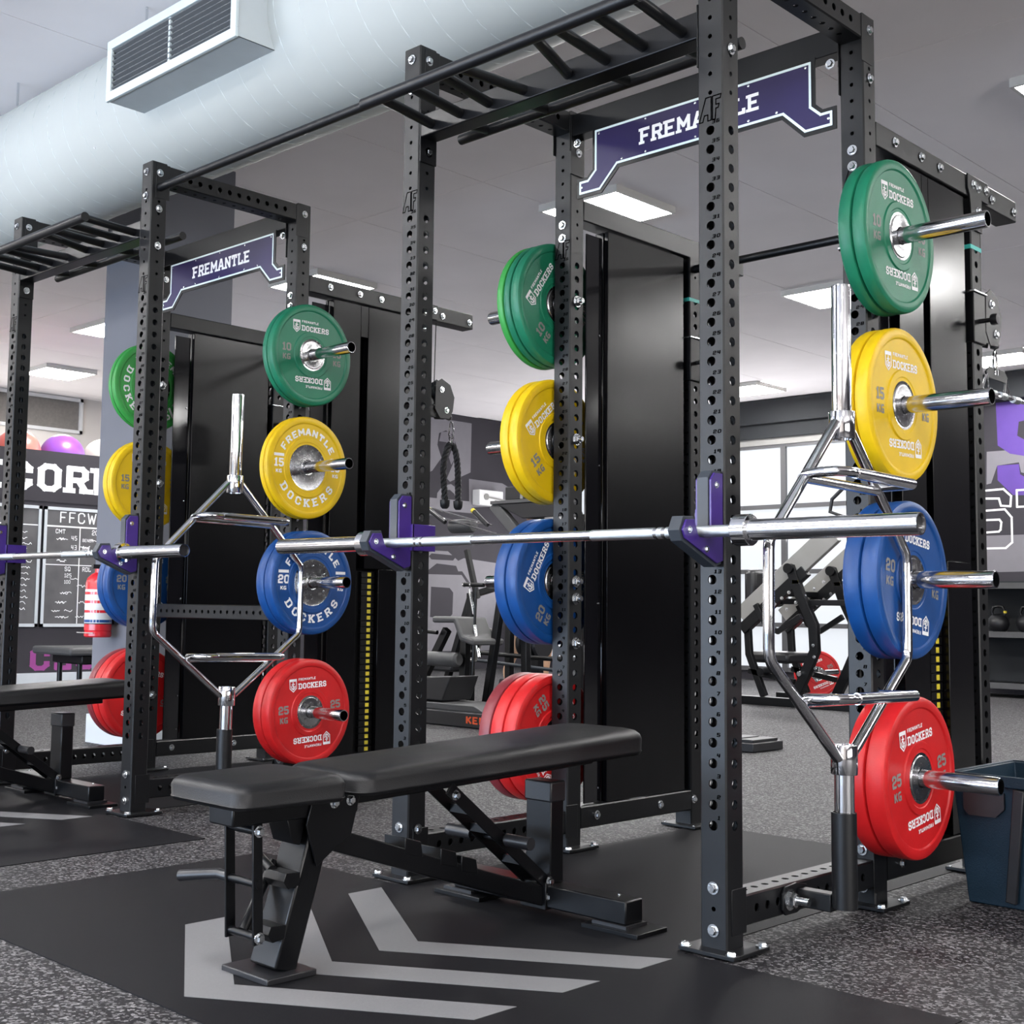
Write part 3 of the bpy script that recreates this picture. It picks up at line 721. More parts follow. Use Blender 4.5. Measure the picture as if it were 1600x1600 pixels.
trA = make_trap(); trA.location = (TX, TY, 0); trA.rotation_euler = (-.012, 0, 0)
tag(trA, 'chrome hexagonal trap bar standing upright beside the near rack', 'trap bar', 'upright trap bars')
trB = dup(trA, (TX-S, TY+.01, 0), 'chrome hexagonal trap bar standing upright beside the far rack')

# ================================================================ J-hooks
def make_hook(side):
    """origin at the foot of the hook on the front face of the upright; side = +1 if its wrap plate is on the +x side"""
    R = thing('j_hook', 'x', 'rack hook')
    outer = [(-.004,.952),(-.030,.945),(-.165,1.000),(-.176,1.020),(-.160,1.046),(-.128,1.048),(-.112,1.012),(-.104,1.006),(-.062,1.006),(-.056,1.014),(-.056,1.150),(-.040,1.168),(-.004,1.168)]
    core = [(-.002,.945),(-.032,.936),(-.172,.994),(-.184,1.020),(-.166,1.054),(-.124,1.056),(-.108,1.016),(-.102,1.0064),(-.064,1.0064),(-.060,1.014),(-.060,1.156),(-.042,1.174),(-.002,1.174)]
    MB().prism(core, -.016, .016, lambda a, z, d: (d, a, z)).build('plastic_liner', M['liner'], R, .001)
    for s_ in (-1, 1):
        MB().prism(outer, s_*.0165, s_*.0225, lambda a, z, d: (d, a, z)).build('side_plate', M['purple'], R, .0012)
        for a, z in ((-.150,1.022),(-.078,.978),(-.034,1.138)):
            bolt(R, (s_*.0225, a, z), '+x' if s_ > 0 else '-x', HB)
    xi = .0375 + (-HX if side > 0 else -HX)   # distance from hook centre to the upright's +x face
    xr = .0375 - HX; xl = -.0375 - HX
    xw = xr if side > 0 else xl
    q = sorted((xw + side*.001, xw + side*.007))
    MB().box((q[0], -.008, 1.000), (q[1], .092, 1.082)).build('wrap_plate', M['purple'], R, .0012)
    q = sorted((xw + side*.007, 0))
    MB().box((q[0], -.0085, 1.000), (q[1], -.001, 1.082)).build('back_plate', M['purple'], R, .001)
    for a in (.03, .075): bolt(R, (xw + side*.007, a, 1.035), '+x' if side > 0 else '-x', SCREW, 'screw')
    return R
HX = .012
HB = bolt_mesh(.0062, .005, .0085); HB.materials.append(M['zinc'])
hk = {}
names_ = {0: 'near', 1: 'far', 2: 'farthest'}
hR = make_hook(-1); hR.location = (-T/2+HX, 0, 0); tag(hR, 'purple hook on the right upright of the near rack, under the barbell', None, 'purple barbell hooks')
hL = make_hook(1); hL.location = (-W+T/2+HX, 0, 0); tag(hL, 'purple hook on the left upright of the near rack, under the barbell', None, 'purple barbell hooks')
dup(hR, (-S-T/2+HX, 0, 0), 'purple hook on the right upright of the far rack, under its barbell')
dup(hL, (-S-W+T/2+HX, 0, 0), 'purple hook on the left upright of the far rack, at the left edge')

# ================================================================ barbells
def make_bar():
    R = thing('barbell', 'x', 'barbell')
    MB().cyl((-.655,0,0), (.655,0,0), .0139, 24).build('shaft', M['chrome'], R)
    for s_ in (-1, 1):
        for a, b_ in ((.215,.415),(.425,.440),(.450,.640)):
            q = sorted((s_*a, s_*b_)); MB().lathe([(0,q[0]),(.0136,q[0]),(.0147,q[0]+.001),(.0147,q[1]-.001),(.0136,q[1]),(0,q[1])], 24, ax='x').build('knurling', M['knurl'], R)
        pr = [(.010,.650),(.0365,.650),(.0380,.652),(.0380,.688),(.0365,.690),(.0262,.691),(.0250,.694),(.0250,1.096),(.0240,1.100),(.0215,1.100),(.0205,1.092),(0,1.092)]
        MB().lathe([(r, s_*h) for r, h in pr], 40, ax='x').build('sleeve', M['chrome'], R)
        MB().lathe([(0,s_*1.0922),(.0203,s_*1.0922),(.0203,s_*1.0935),(0,s_*1.0940)], 24, ax='x').build('end_cap', M['black_plastic'], R)
    return R
bA = make_bar(); bA.location = (-.564, -.083, 1.0205); tag(bA, 'chrome barbell racked on the purple hooks of the near rack', None, 'racked barbells')
bB = dup(bA, (-3.336, -.083, 1.0205), 'chrome barbell racked on the purple hooks of the far rack')

# ================================================================ adjustable bench
def rounded_pad(x0, x1, y0, y1, z0f, z1f, z0b, z1b, name, parent, r=.035):
    """upholstered pad: rounded outline, height varies from y0 (f) to y1 (b)"""
    out = []
    for cx_, cy_, a0 in ((x1-r, y0+r, -90), (x1-r, y1-r, 0), (x0+r, y1-r, 90), (x0+r, y0+r, 180)):
        for k in range(6):
            a = math.radians(a0 + 90*k/5); out.append((cx_ + r*math.cos(a), cy_ + r*math.sin(a)))
    cx_, cy_ = (x0+x1)/2, (y0+y1)/2
    def lvl(f, ins):
        vs = []
        for x, y in out:
            dx, dy = x-cx_, y-cy_; L = math.hypot(dx, dy)
            xx = x - ins*(1 if dx > 0 else -1)*min(1, abs(dx)/.05); yy = y - ins*(1 if dy > 0 else -1)*min(1, abs(dy)/.05)
            t_ = (yy-y0)/(y1-y0); zb = z0f + (z0b-z0f)*t_; zt = z1f + (z1b-z1f)*t_
            vs.append((xx, yy, zb + (zt-zb)*f))
        return vs
    lv = [lvl(0, .012), lvl(0, .003), lvl(.10, 0), lvl(.14, -.0015), lvl(.18, 0), lvl(.62, -.001), lvl(.80, .003), lvl(.93, .012), lvl(1.0, .028)]
    n = len(out); vs = [v for l in lv for v in l]; fs = []
    for i in range(len(lv)-1):
        for k in range(n): fs.append((i*n+k, i*n+(k+1)%n, (i+1)*n+(k+1)%n, (i+1)*n+k))
    b = MB(); b.add(vs, fs + [tuple(range(n))[::-1], tuple((len(lv)-1)*n+k for k in range(n))])
    o = b.build(name, M['vinyl'], parent)
    for p_ in o.data.polygons: p_.use_smooth = True
    o.data.set_sharp_from_angle(angle=math.radians(70)); return o
def make_bench():
    R = thing('adjustable_bench', 'x', 'weight bench'); m = M['steel_black']; X = -.600
    rounded_pad(X-.143, X+.137, -1.112, -.805, .393, .446, .390, .452, 'seat_pad', R)
    rounded_pad(X-.150, X+.142, -.775, .312, .395, .447, .420, .492, 'back_pad', R, .045)
    MB().box((X-.045, -1.062, .345), (X+.045, -.70, .388)).build('seat_frame', m, R, .004)
    MB().beam((X, -.72, .378), (X, .20, .408), .07, .035).build('back_frame', m, R, .004)
    # front foot and leaning leg
    MB().box((X-.098, -.978, .001), (X+.072, -.838, .016)).build('front_foot', M['black_plastic'], R, .003)
    MB().beam((X-.005, -.905, .014), (X-.005, -.800, .345), .095, .062, (0,1,0)).build('front_leg', m, R, .005)
    for s_ in (-1, 1):
        xx = X + s_*.050
        MB().prism([(-.862,.330),(-.845,.392),(-.705,.400),(-.702,.385),(-.728,.292),(-.775,.270),(-.830,.235)], xx-.003, xx+.003, lambda a, z, d: (d, a, z)).build('hinge_plate', m, R, .0015)
        for yy, zz in ((-.782,.374),(-.733,.376)): bolt(R, (xx+s_*.003, yy, zz), '+x' if s_ > 0 else '-x', PIV)
    # ladder plates with notches on the leg front
    MB().prism([(-.905,.345),(-.885,.290),(-.865,.285),(-.85,.345)], X-.04, X+.035, lambda a, z, d: (d, a, z)).build('seat_stop', m, R, .002)
    for zz, yy in ((.215,-.905),(.105,-.945)):
        MB().prism([(yy+.035,zz+.012),(yy-.005,zz+.014),(yy-.012,zz-.004),(yy+.002,zz-.022),(yy+.035,zz-.016)], X-.03, X+.044, lambda a, z, d: (d, a, z)).build('adjust_notch', m, R, .001)
    # swinging seat linkage
    for xx in (X-.062, X+.040):
        MB().beam((xx, -.992, .345), (xx, -.982, .085), .006, .026, (0,1,0)).build('link_bar', m, R, .001)
    for zz, yy in ((.330,-.991),(.215,-.987),(.100,-.983)):
        MB().cyl((X-.062, yy, zz), (X+.046, yy, zz), .0095, 14).build('link_rod', m, R)
        if zz != .215: bolt(R, (X+.046, yy, zz), '+x', PIV)
    MB().sweep([(X-.06, -.987, .215), (X-.10, -.990, .217), (X-.135, -1.010, .213), (X-.190, -1.035, .205)], .0125, 14).build('seat_handle', M['black_plastic'], R)
    MB().cyl((X-.02, -.978, .105), (X-.06, -.865, .235), .011, 12).build('lift_strut', m, R)
    MB().cyl((X-.09, -.88, .24), (X-.02, -.90, .225), .012, 12).build('peg', m, R)
    # main spine
    b = MB(); b.sweep([(X, -.800, .298), (X, -.39, .168), (X, .020, .040)], 1, 4, sq=(.066, .050)); b.build('spine', m, R, .003)
    for yy, zz in ((-.50,.245),(-.375,.205),(-.300,.178)):
        MB().prism([(yy-.035,zz+.020),(yy+.020,zz+.004),(yy+.028,zz-.035),(yy-.035,zz-.02)], X-.042, X+.034, lambda a, z, d: (d, a, z)).build('notch_block', m, R, .002)
    # rear T foot
    MB().box((X-.305, -.012, .022), (X+.308, .062, .082)).build('rear_foot_beam', m, R, .004)
    for a, b_ in ((.185, .365), (-.36, -.18)):
        MB().box((X+a, -.040, .001), (X+b_, .090, .014)).build('foot_plate', m, R, .002)
        MB().box((X+a+.02, -.02, .014), (X+b_-.05, .070, .022)).build('pad', M['black_plastic'], R)
        bolt(R, (X+a+.06, .045, .082), '+z', SCREW, 'screw')
    MB().box((X-.046, -.018, .016), (X+.046, .010, .088)).build('clamp_bracket', m, R, .002)
    for zz in (.092, .050): bolt(R, (X+.046, -.004, zz), '+x', PIV)
    MB().box((X-.045, .002, .082), (X+.045, .058, .312)).build('rear_upright', m, R, .004)
    MB().box((X-.0485, -.002, .300), (X+.0485, .062, .356)).build('rubber_cap', M['black_plastic'], R, .005)
    # back support strut
    for s_ in (-1, 1):
        MB().beam((X+s_*.034, -.385, .372), (X+s_*.034, .000, .085), .006, .034, (0,0,1)).build('strut_bar', m, R, .001)
        bolt(R, (X+s_*.037, -.364, .352), '+x' if s_ > 0 else '-x', PIV)
    for t_ in (.22, .42, .75):
        yy, zz = -.385+.385*t_, .372-.287*t_
        MB().cbox((X, yy, zz), (.062, .03, .02)).build('strut_web', m, R)
    MB().cyl((X-.165, -.180, .222), (X+.130, -.180, .222), .0085, 12).build('cross_rod', m, R)
    for s_, a, b_ in ((-1, -.165, -.075), (1, .050, .132)):
        MB().cyl((X+a, -.180, .222), (X+b_, -.180, .222), .0165, 16).build('rod_grip', M['black_plastic'], R)
    return anchor(R, (X, -.40, 0))
PIV = bolt_mesh(.0095, .010, .013); PIV.materials.append(M['zinc'])
benA = make_bench(); tag(benA, 'black padded bench lying flat in front of the near rack', None, 'flat padded benches')
benB = dup(benA, (benA.location.x - S, benA.location.y, 0), 'black padded bench in front of the far rack, cut by the left edge')

# ================================================================ cable attachments
def strands(b, pts, r, twist, seg=7, nst=3):
    pts = [Vector(q) for q in pts]; 
    # resample
    L = [0]
    for p0, p1 in zip(pts, pts[1:]): L.append(L[-1] + (p1-p0).length)
    N = int(L[-1]/.004); res = []
    for i in range(N+1):
        s_ = L[-1]*i/N; k = max(j for j in range(len(L)) if L[j] <= s_+1e-9); k = min(k, len(pts)-2)
        t_ = (s_-L[k])/(L[k+1]-L[k]); res.append(pts[k].lerp(pts[k+1], t_))
    for j in range(nst):
        path = []
        for i, q in enumerate(res):
            t = (res[min(i+1, N)] - res[max(i-1, 0)]).normalized(); a = t.cross(Vector((1,0,0))); a = a.normalized() if a.length > .1 else Vector((0,1,0)); c_ = t.cross(a)
            an = i*.004*twist + j*2*PI/nst; path.append(q + (a*math.cos(an) + c_*math.sin(an))*r*.5)
        b.sweep(path, r*.62, seg)
def make_carabiner(parent, x, y, ztop, zbot, name='snap_hook'):
    w = .016; zm = (ztop+zbot)/2
    pts = [(x, y-w*.5, ztop-.008), (x, y-w*.9, zm), (x, y-w, zbot+.015), (x, y-w*.5, zbot+.003), (x, y, zbot), (x, y+w*.5, zbot+.003), (x, y+w, zbot+.015), (x, y+w*.9, zm), (x, y+w*.5, ztop-.008), (x, y, ztop)]
    MB().sweep(pts, .0042, 8, closed=True).build(name, M['chrome'], parent)
rx = -S - T/2
R = thing('rope_attachment', 'black twisted rope handle hanging from the cable pulley of the far rack', 'rope handle')
make_carabiner(R, rx, 1.790, 1.752, 1.668)
MB().sweep([(rx, 1.776, 1.672), (rx, 1.782, 1.650), (rx, 1.798, 1.650), (rx, 1.804, 1.672)], .004, 8).build('shackle', M['chrome'], R)
MB().lathe([(0,0),(.012,0),(.012,.022),(0,.022)], 14, (rx, 1.790, 1.632)).build('swivel', M['chrome'], R)
for s_, yb in ((-1, 1.752), (1, 1.846)):
    b = MB(); yt = 1.790
    ym = yt + s_*.040
    strands(b, [(rx, yt+s_*.004, 1.638), (rx, yt+s_*.018, 1.628), (rx, yt+s_*.034, 1.600), (rx, yt+s_*.046, 1.555), (rx, yt+s_*.052, 1.500), (rx, (yt+s_*.054+yb)/2, 1.43), (rx, yb, 1.375), (rx, yb, 1.355)], .0150, 95)
    b.build('rope_leg', M['rope'], R)
    MB().lathe([(0,0),(.014,.002),(.022,.012),(.0245,.030),(.0245,.045),(0,.045)], 20, (rx, yb, 1.312)).build('rope_stopper', M['black_plastic'], R)
anchor(R, (rx, 1.79, 1.31))
rx = -T/2
R = thing('cable_handle', 'chrome cable handle hanging from the pulley of the near rack', 'cable handle')
make_carabiner(R, rx, 1.775, 1.752, 1.668)
MB().prism([(1.690,1.668),(1.725,1.690),(1.85,1.688),(1.875,1.668),(1.868,1.648),(1.70,1.648)], rx-.003, rx+.003, lambda a, z, d: (d, a, z)).build('spreader_plate', M['steel_black'], R, .001)
MB().lathe([(0,0),(.010,0),(.010,.016),(0,.016)], 12, (rx, 1.775, 1.664)).build('swivel', M['chrome'], R)
for s_, y0 in ((-1, 1.700), (1, 1.865)):
    for k in (-1, 1):
        MB().cyl((rx, y0, 1.660), (rx, y0+s_*.012+k*.028, 1.602), .0042, 10).build('hanger_rod', M['chrome'], R)
MB().cyl((rx, 1.55, 1.598), (rx, 2.02, 1.600), .0085, 14).build('grip_bar', M['chrome'], R)
for yy in (1.62, 1.74, 1.83, 1.95): MB().cyl((rx, yy-.025, 1.5985), (rx, yy+.025, 1.5985), .0125, 14).build('grip_sleeve', M['knurl'], R)
MB().sweep([(rx, 1.62, 1.598), (rx+.03, 1.66, 1.580), (rx+.03, 1.74, 1.578)], .0075, 10).build('side_grip', M['chrome'], R)
anchor(R, (rx, 1.775, 1.58))

# ================================================================ rubber mats let into the floor
def mat_thing(x0, label, grp='dark rubber mats in front of the racks'):
    R = MB().box((x0-1.76, -1.22, 0), (x0+.59, -.055, .0022)).build('rubber_mat', M['mat']); tag(R, label, 'floor mat', grp)
    b = None
    for tip in (-1.151, -.873, -.595):
        X = x0 - .587; w = .512
        poly = [(X, tip), (X+w, tip+.345*w/.51), (X+w, tip+.345*w/.51+.129), (X, tip+.129), (X-w, tip+.345*w/.51+.129), (X-w, tip+.345*w/.51)]
        MB().prism(poly, .0022, .0030, lambda a, y, d: (a, y, d)).build('chevron', M['chevron'], R)
    return R
mat_thing(0, 'dark mat with three grey chevrons in front of the near rack'); mat_thing(-S, 'dark mat with grey chevrons in front of the far rack')
for k, lab in enumerate(('dark mat inside the near rack', 'dark mat inside the far rack')):
    o = MB().box((-W+.08-k*S, -.055, 0), (-.085-k*S, 1.60, .0022)).build('rubber_mat', M['mat']); tag(o, lab, 'floor mat', 'mats inside the racks')
    for xx in (-W+.08-k*S+.0, ):
        pass

# ================================================================ plastic bin beside the near rack
def make_bin():
    R = thing('storage_bin', 'dark blue plastic bin standing on the floor at the right edge', 'bin')
    x0, x1, y0, y1, h = .105, .62, 1.03, 1.48, .37
    def ring(f, z, ins=0):
        t_ = .030*(1-f) + ins
        return [(x0+t_, y0+t_, z), (x1-t_, y0+t_, z), (x1-t_, y1-t_, z), (x0+t_, y1-t_, z)]
    b = MB(); vs = ring(0, .002) + ring(1, h) + ring(1, h, .006) + ring(0, .008, .006)
    fs = [(3,2,1,0), (12,13,14,15)]
    for i in range(4):
        j = (i+1) % 4; fs += [(i, j, 4+j, 4+i), (4+i, 4+j, 8+j, 8+i), (8+i, 8+j, 12+j, 12+i)]
    b.add(vs, fs); b.build('tub', M['bin'], R, .003)
    b = MB()
    for a, c_ in (((x0-.012, y0-.012), (x1+.012, y0+.002)), ((x0-.012, y1-.002), (x1+.012, y1+.012)), ((x0-.012, y0), (x0+.002, y1)), ((x1-.002, y0), (x1+.012, y1))):
        b.box((a[0], a[1], h-.028), (c_[0], c_[1], h+.004))
    b.build('rim', M['bin'], R, .003)
    for xx in (x0+.17, x0+.36):
        MB().beam((xx-.012, y0+.012, .02), (xx+.025, y0-.010, h-.03), .030, .016, (0,1,0)).build('rib', M['black_plastic'], R, .003)
    MB().prism([(x0+.035,h-.10),(x0+.050,h-.115),(x0+.125,h-.115),(x0+.150,h-.090),(x0+.150,h-.045),(x0+.035,h-.045)], y0-.006, y0+.004, lambda a, z, d: (a, d, z)).build('hand_hole', M['black_plastic'], R)
    return anchor(R, (.36, 1.25, 0))
make_bin()

# ================================================================ room shell
FX0, FX1, FY0, FY1 = -13.2, 8.4, -8.2, 11.44
struct(MB().box((FX0, FY0, -.05), (FX1, FY1, 0)).build('floor', M['floor']))
ceil = struct(MB().box((FX0, FY0, CZ+.012), (FX1, FY1, CZ+.05)).build('ceiling', M['ceiling']))
px = 1.16; py = 3.6
tile = MB().box((-px/2+.003, -py/2+.003, 0), (px/2-.003, py/2-.003, .0118)).mesh('ceiling_panel'); tile.materials.append(M['ceiling'])
x = -1.25 - px*11 + px/2
while x < FX1 - .1:
    y = 2.9 - py*4 + py/2
    while y < FY1:
        cx0, cx1 = max(x-px/2, FX0), min(x+px/2, FX1); cy0, cy1 = max(y-py/2, FY0), min(y+py/2, FY1)
        if cx1-cx0 > .1 and cy1-cy0 > .1:
            if cx1-cx0 > px-.01 and cy1-cy0 > py-.01: put('ceiling_panel', tile, None, ceil, 0, (x, y, CZ))
            else: MB().box((cx0+.003, cy0+.003, CZ), (cx1-.003, cy1-.003, CZ+.0118)).build('ceiling_panel', M['ceiling'], ceil)
        y += py
    x += px
# left wall (cream) and its screened window
wl = struct(MB().box((FX0-.1, FY0, 0), (FX0, FY1, CZ)).build('wall_left', M['cream']))
struct(MB().box((FX1, FY0, 0), (FX1+.1, FY1, CZ)).build('wall_right', M['wall_dark']))
wf = MB()
wf.box((FX0, FY0-.1, 0), (-8.2, FY0, CZ)).box((1.2, FY0-.1, 0), (FX1, FY0, CZ)).box((-8.2, FY0-.1, 2.95), (1.2, FY0, CZ)).box((-8.2, FY0-.1, 0), (1.2, FY0, .25))
struct(wf.build('wall_front', M['cream']))
w3 = struct(thing('window_3', None, None)); 
for k in range(6):
    MB().box((-8.2+k*1.88-.03, FY0-.08, .25), (-8.2+k*1.88+.03, FY0-.02, 2.95)).build('mullion', M['win_frame'], w3)
# rear wall with the big frosted window
wb = MB()
WX0, WX1, WZ0, WZ1 = -10.25, -4.55, .12, 2.90
wb.box((FX0, FY1, 0), (WX0, FY1+.1, CZ)).box((WX1, FY1, 0), (FX1, FY1+.1, CZ)).box((WX0, FY1, WZ1), (WX1, FY1+.1, CZ)).box((WX0, FY1, 0), (WX1, FY1+.1, WZ0))
wallb = struct(wb.build('wall_back', M['wall_dark']))
struct(MB().box((-10.4, FY1-.16, 3.16), (-1.0, FY1, CZ-.001)).build('trim_1', M['wall_black']))
struct(MB().box((-10.4, FY1-.10, 2.985), (-4.2, FY1-.001, 3.159)).build('trim_2', M['wall_black']))
w1 = struct(thing('window_1', None, None))
MB().box((WX0, FY1-.06, WZ1), (WX1, FY1-.002, WZ1+.085)).build('head_frame', M['rail_grey'], w1)
xs = [WX0 + .03, -9.02, -7.73, -6.44, -5.15, WX1-.03]; zs = [WZ0+.02, .68, 1.33, 2.13, WZ1-.01]
for q in xs: MB().box((q-.035, FY1-.05, WZ0), (q+.035, FY1+.02, WZ1)).build('mullion', M['win_frame'], w1)
for q in zs: MB().box((WX0, FY1-.045, q-.027), (WX1, FY1+.015, q+.027)).build('transom', M['win_frame'], w1)
for i in range(5):
    for j in range(4):
        MB().box((xs[i]+.035, FY1-.01, zs[j]+.027), (xs[i+1]-.035, FY1, zs[j+1]-.027)).build('pane', M['frost'], w1)
# murals: flat paint on the walls
def flatpoly(polys, m, name, parent, fn):
    b = MB()
    for q in polys: b.add([fn(*k) for k in q], [tuple(range(len(q)))])
    o = b.build(name, m, parent, flat=True); return o
fy = lambda d: (lambda a, z: (a, FY1-.001-d, z))
flatpoly([[(-3.98,2.62),(-3.40,2.62),(-3.40,2.31),(-3.62,2.37),(-3.64,2.48),(-3.87,2.46),(-3.94,2.27),(-3.99,2.26)], [(-4.05,1.70),(-2.6,1.70),(-2.6,1.32),(-4.05,1.30)]], M['mural_grey'], 'grey_mural_shape', wallb, fy(0))
flatpoly([[(-3.87,3.15),(-3.15,3.15),(-3.15,2.95),(-3.55,2.93),(-3.63,2.92),(-3.65,2.77),(-3.56,2.71),(-3.1,2.72),(-3.1,2.54),(-3.56,2.54),(-3.73,2.58),(-3.86,2.68)], [(-3.87,2.46),(-3.64,2.46),(-3.63,2.35),(-3.57,2.31),(-3.1,2.30),(-3.1,2.14),(-3.57,2.12),(-3.71,2.13),(-3.87,2.3)]], M['mural_purple'], 'purple_mural_letter', wallb, fy(.001))
b = MB(); f = fy(.002)
for q in ([(-4.1,2.19),(-3.81,2.2),(-3.73,2.12),(-3.74,2.01),(-3.84,2.02),(-3.86,2.1),(-4.1,2.11)], [(-4.1,1.97),(-3.8,1.98),(-3.73,1.89),(-3.73,1.62),(-3.80,1.56),(-4.1,1.56)], [(-4.1,1.87),(-3.86,1.87),(-3.84,1.84),(-3.85,1.76),(-3.87,1.74),(-4.1,1.73)], [(-3.67,2.18),(-3.67,2.0),(-3.50,2.0),(-3.50,1.56),(-3.3,1.56),(-3.3,2.0),(-3.1,2.0),(-3.1,2.18),(-3.67,2.18)]):
    stroke2(b, q, .022, f)
b.build('white_outline_letters', M['white'], wallb, flat=True)
# dividing wall on the left with a grey mural
DX = -10.4
wd = struct(MB().box((DX-.12, 7.6, 0), (DX, FY1, CZ-.001)).build('wall_left', M['wall_dark']))
fx = lambda d: (lambda a, z: (DX+.001+d, a, z))
flatpoly([[(7.9,3.36),(9.99,3.36),(9.98,2.68),(9.58,2.52),(9.52,2.56),(9.73,2.95),(9.63,3.16),(9.49,3.21),(9.36,3.16),(9.33,3.0),(9.41,2.83),(9.24,2.64),(9.0,2.54),(7.9,2.4)]], M['mural_grey'], 'grey_mural_shape', wd, fx(0))
flatpoly([[(9.33,2.2),(9.34,2.35),(9.45,2.46),(9.6,2.49),(9.76,2.42),(9.8,2.23),(9.71,2.22),(9.67,2.36),(9.58,2.41),(9.47,2.4),(9.41,2.32),(9.41,2.2)]], M['mural_grey'], 'grey_mural_arch', wd, fx(.001))
flatpoly([[(8.0,2.17),(8.0,2.28),(9.96,2.28),(9.95,2.59),(10.63,2.58),(10.84,2.51),(10.84,2.28),(10.02,2.20),(10.03,2.12),(9.13,2.12)]], M['mural_grey'], 'grey_mural_band', wd, fx(0))
flatpoly([[(7.9,1.3),(9.15,1.3),(9.84,1.32),(10.01,1.15),(10.06,.25),(10.6,.25),(10.6,1.45),(9.87,1.5),(9.76,1.46),(9.56,1.58),(9.14,1.58),(7.9,1.6)]], M['mural_grey'], 'grey_mural_shape', wd, fx(0))
flatpoly([[(8.0,1.25),(9.83,1.27),(9.98,1.12),(10.02,.25),(8.0,.25)]], M['mural_grey'], 'grey_mural_shape', wd, fx(.0003))
flatpoly([[(9.25,1.1),(9.6,1.09),(9.67,1.03),(9.66,.74),(9.58,.68),(9.24,.7)], [(9.2,1.32),(9.35,1.41),(9.72,1.39),(9.76,1.32),(9.72,1.28),(9.2,1.28)], [(9.2,1.50),(9.25,1.54),(9.66,1.53),(9.70,1.50),(9.66,1.46),(9.25,1.46)]], M['wall_dark'], 'dark_mural_shape', wd, fx(.0012))
flatpoly([[(9.36,3.05),(9.40,3.18),(9.55,3.20),(9.66,3.10),(9.70,2.9),(9.6,2.75),(9.55,2.85),(9.6,2.95),(9.5,3.05)]], M['mural_mid'], 'dark_mural_shape', wd, fx(.0012))
# low partition that carries the record board, with balls behind its lip
pt = struct(MB().box((-10.39, 1.2, 0), (-9.63, 7.3, 2.05)).box((-9.63, 1.2, 0), (-9.6, 7.3, 2.27)).build('wall_left', M['wall_dark']))
struct(MB().box((-9.6, 1.2, 0), (-9.58, 7.3, .15)).build('baseboard_left', M['skirting']))
rb = thing('record_board', 'dark wall board with large white capital lettering above the chalkboards', 'sign')
MB().box((-9.6, 1.3, 1.78), (-9.592, 5.6, 2.255)).build('board', M['wall_dark'], rb)
b = MB(); text(b, 'RECORD', lambda a, z: (-9.5915, 2.265+a, 1.870+z), .285, .25, True, .17, align='l', wscale=1.03); b.build('lettering', M['white_ink'], rb, flat=True)
b = MB(); text(b, 'THE CLUB', lambda a, z: (-9.5985, 2.23+a, .165+z), .235, .25, True, .2, align='l', wscale=1.02); b.build('magenta_lettering', M['magenta'], pt, flat=True)
def chalkboard(y0, y1, label, seed):
    R = thing('chalkboard', label, 'chalkboard', group=None)
    MB().box((-9.6, y0, .60), (-9.585, y1, 1.725)).build('slate', M['board'], R)
    for a, c_ in (((y0, .585), (y1, .615)), ((y0, 1.705), (y1, 1.735)), ((y0, .585), (y0+.03, 1.735)), ((y1-.03, .585), (y1, 1.735))):
        MB().box((-9.6, a[0], a[1]), (-9.578, c_[0], c_[1])).build('frame_bar', M['skirting'], R)
    return R
c1 = chalkboard(3.235, 5.3, 'chalkboard with a large chalked heading, right one under the lettered wall board', 1)
b = MB(); F = lambda a, z: (-9.5845, a, z)
text(b, 'FFCW', lambda a, z: F(3.40+a, 1.585+z), .11, .13, False, .25, align='l', wscale=.95)
stroke2(b, [(3.27,1.55),(4.9,1.55)], .015, F); stroke2(b, [(3.62,1.55),(3.62,.62)], .010, F); stroke2(b, [(3.27,1.18),(4.9,1.18)], .008, F)
for s_, a0, z0, h in (('CMT', 3.36, 1.48, .045), ('45', 3.53, 1.42, .045), ('43', 3.53, 1.33, .045), ('SQ', 3.47, 1.12, .045), ('RDL', 3.66, 1.12, .045), ('125', 3.47, 1.06, .04), ('20', 3.75, 1.48, .05), ('BENCH', 3.65, 1.41, .032), ('ROW', 3.65, 1.33, .035), ('100', 3.47, 1.00, .035)):
    text(b, s_, lambda a, z: F(a0+a, z0+z), h, .15, False, .2, align='l', wscale=.8)
rnd = random.Random(5)
for k in range(26):
    a0 = rnd.uniform(3.29, 3.80); z0 = rnd.choice([1.43,1.36,1.29,1.22,1.05,.98,.91,.82,.74,.68]); pts = [(a0, z0)]
    for j in range(7): pts.append((pts[-1][0]+.012, z0+rnd.uniform(-.012, .012)))
    stroke2(b, pts, .006, F)
b.build('chalk_writing', M['white_ink'], c1, flat=True)['kind'] = 'stuff'
c2 = chalkboard(1.6, 3.205, 'chalkboard with small chalk notes, left one under the lettered wall board', 2)
b = MB(); stroke2(b, [(1.65,1.55),(3.17,1.55)], .010, F)
for k in range(14):
    z0 = 1.48-.062*k*.9; pts = [(3.02-rnd.uniform(0, .06), z0)]
    for j in range(8): pts.append((pts[-1][0]+.013, z0+rnd.uniform(-.012, .012)))
    stroke2(b, pts, .006, F)
b.build('chalk_writing', M['white_ink'], c2, flat=True)['kind'] = 'stuff'
w2 = struct(thing('window_2', None, None))
for a, c_ in (((4.40, 2.985), (5.60, 3.025)), ((4.40, 3.395), (5.60, 3.435)), ((4.40, 2.985), (4.44, 3.435)), ((5.56, 2.985), (5.60, 3.435)), ((2.9,2.985),(4.34,3.025)), ((4.30,2.985),(4.34,3.435)), ((2.9,3.395),(4.34,3.435))):
    MB().box((FX0, a[0], a[1]), (FX0+.05, c_[0], c_[1])).build('window_frame', M['white'], w2)
MB().box((FX0+.002, 4.44, 3.025), (FX0+.012, 5.56, 3.395)).build('mesh_screen', M['mesh_screen'], w2)
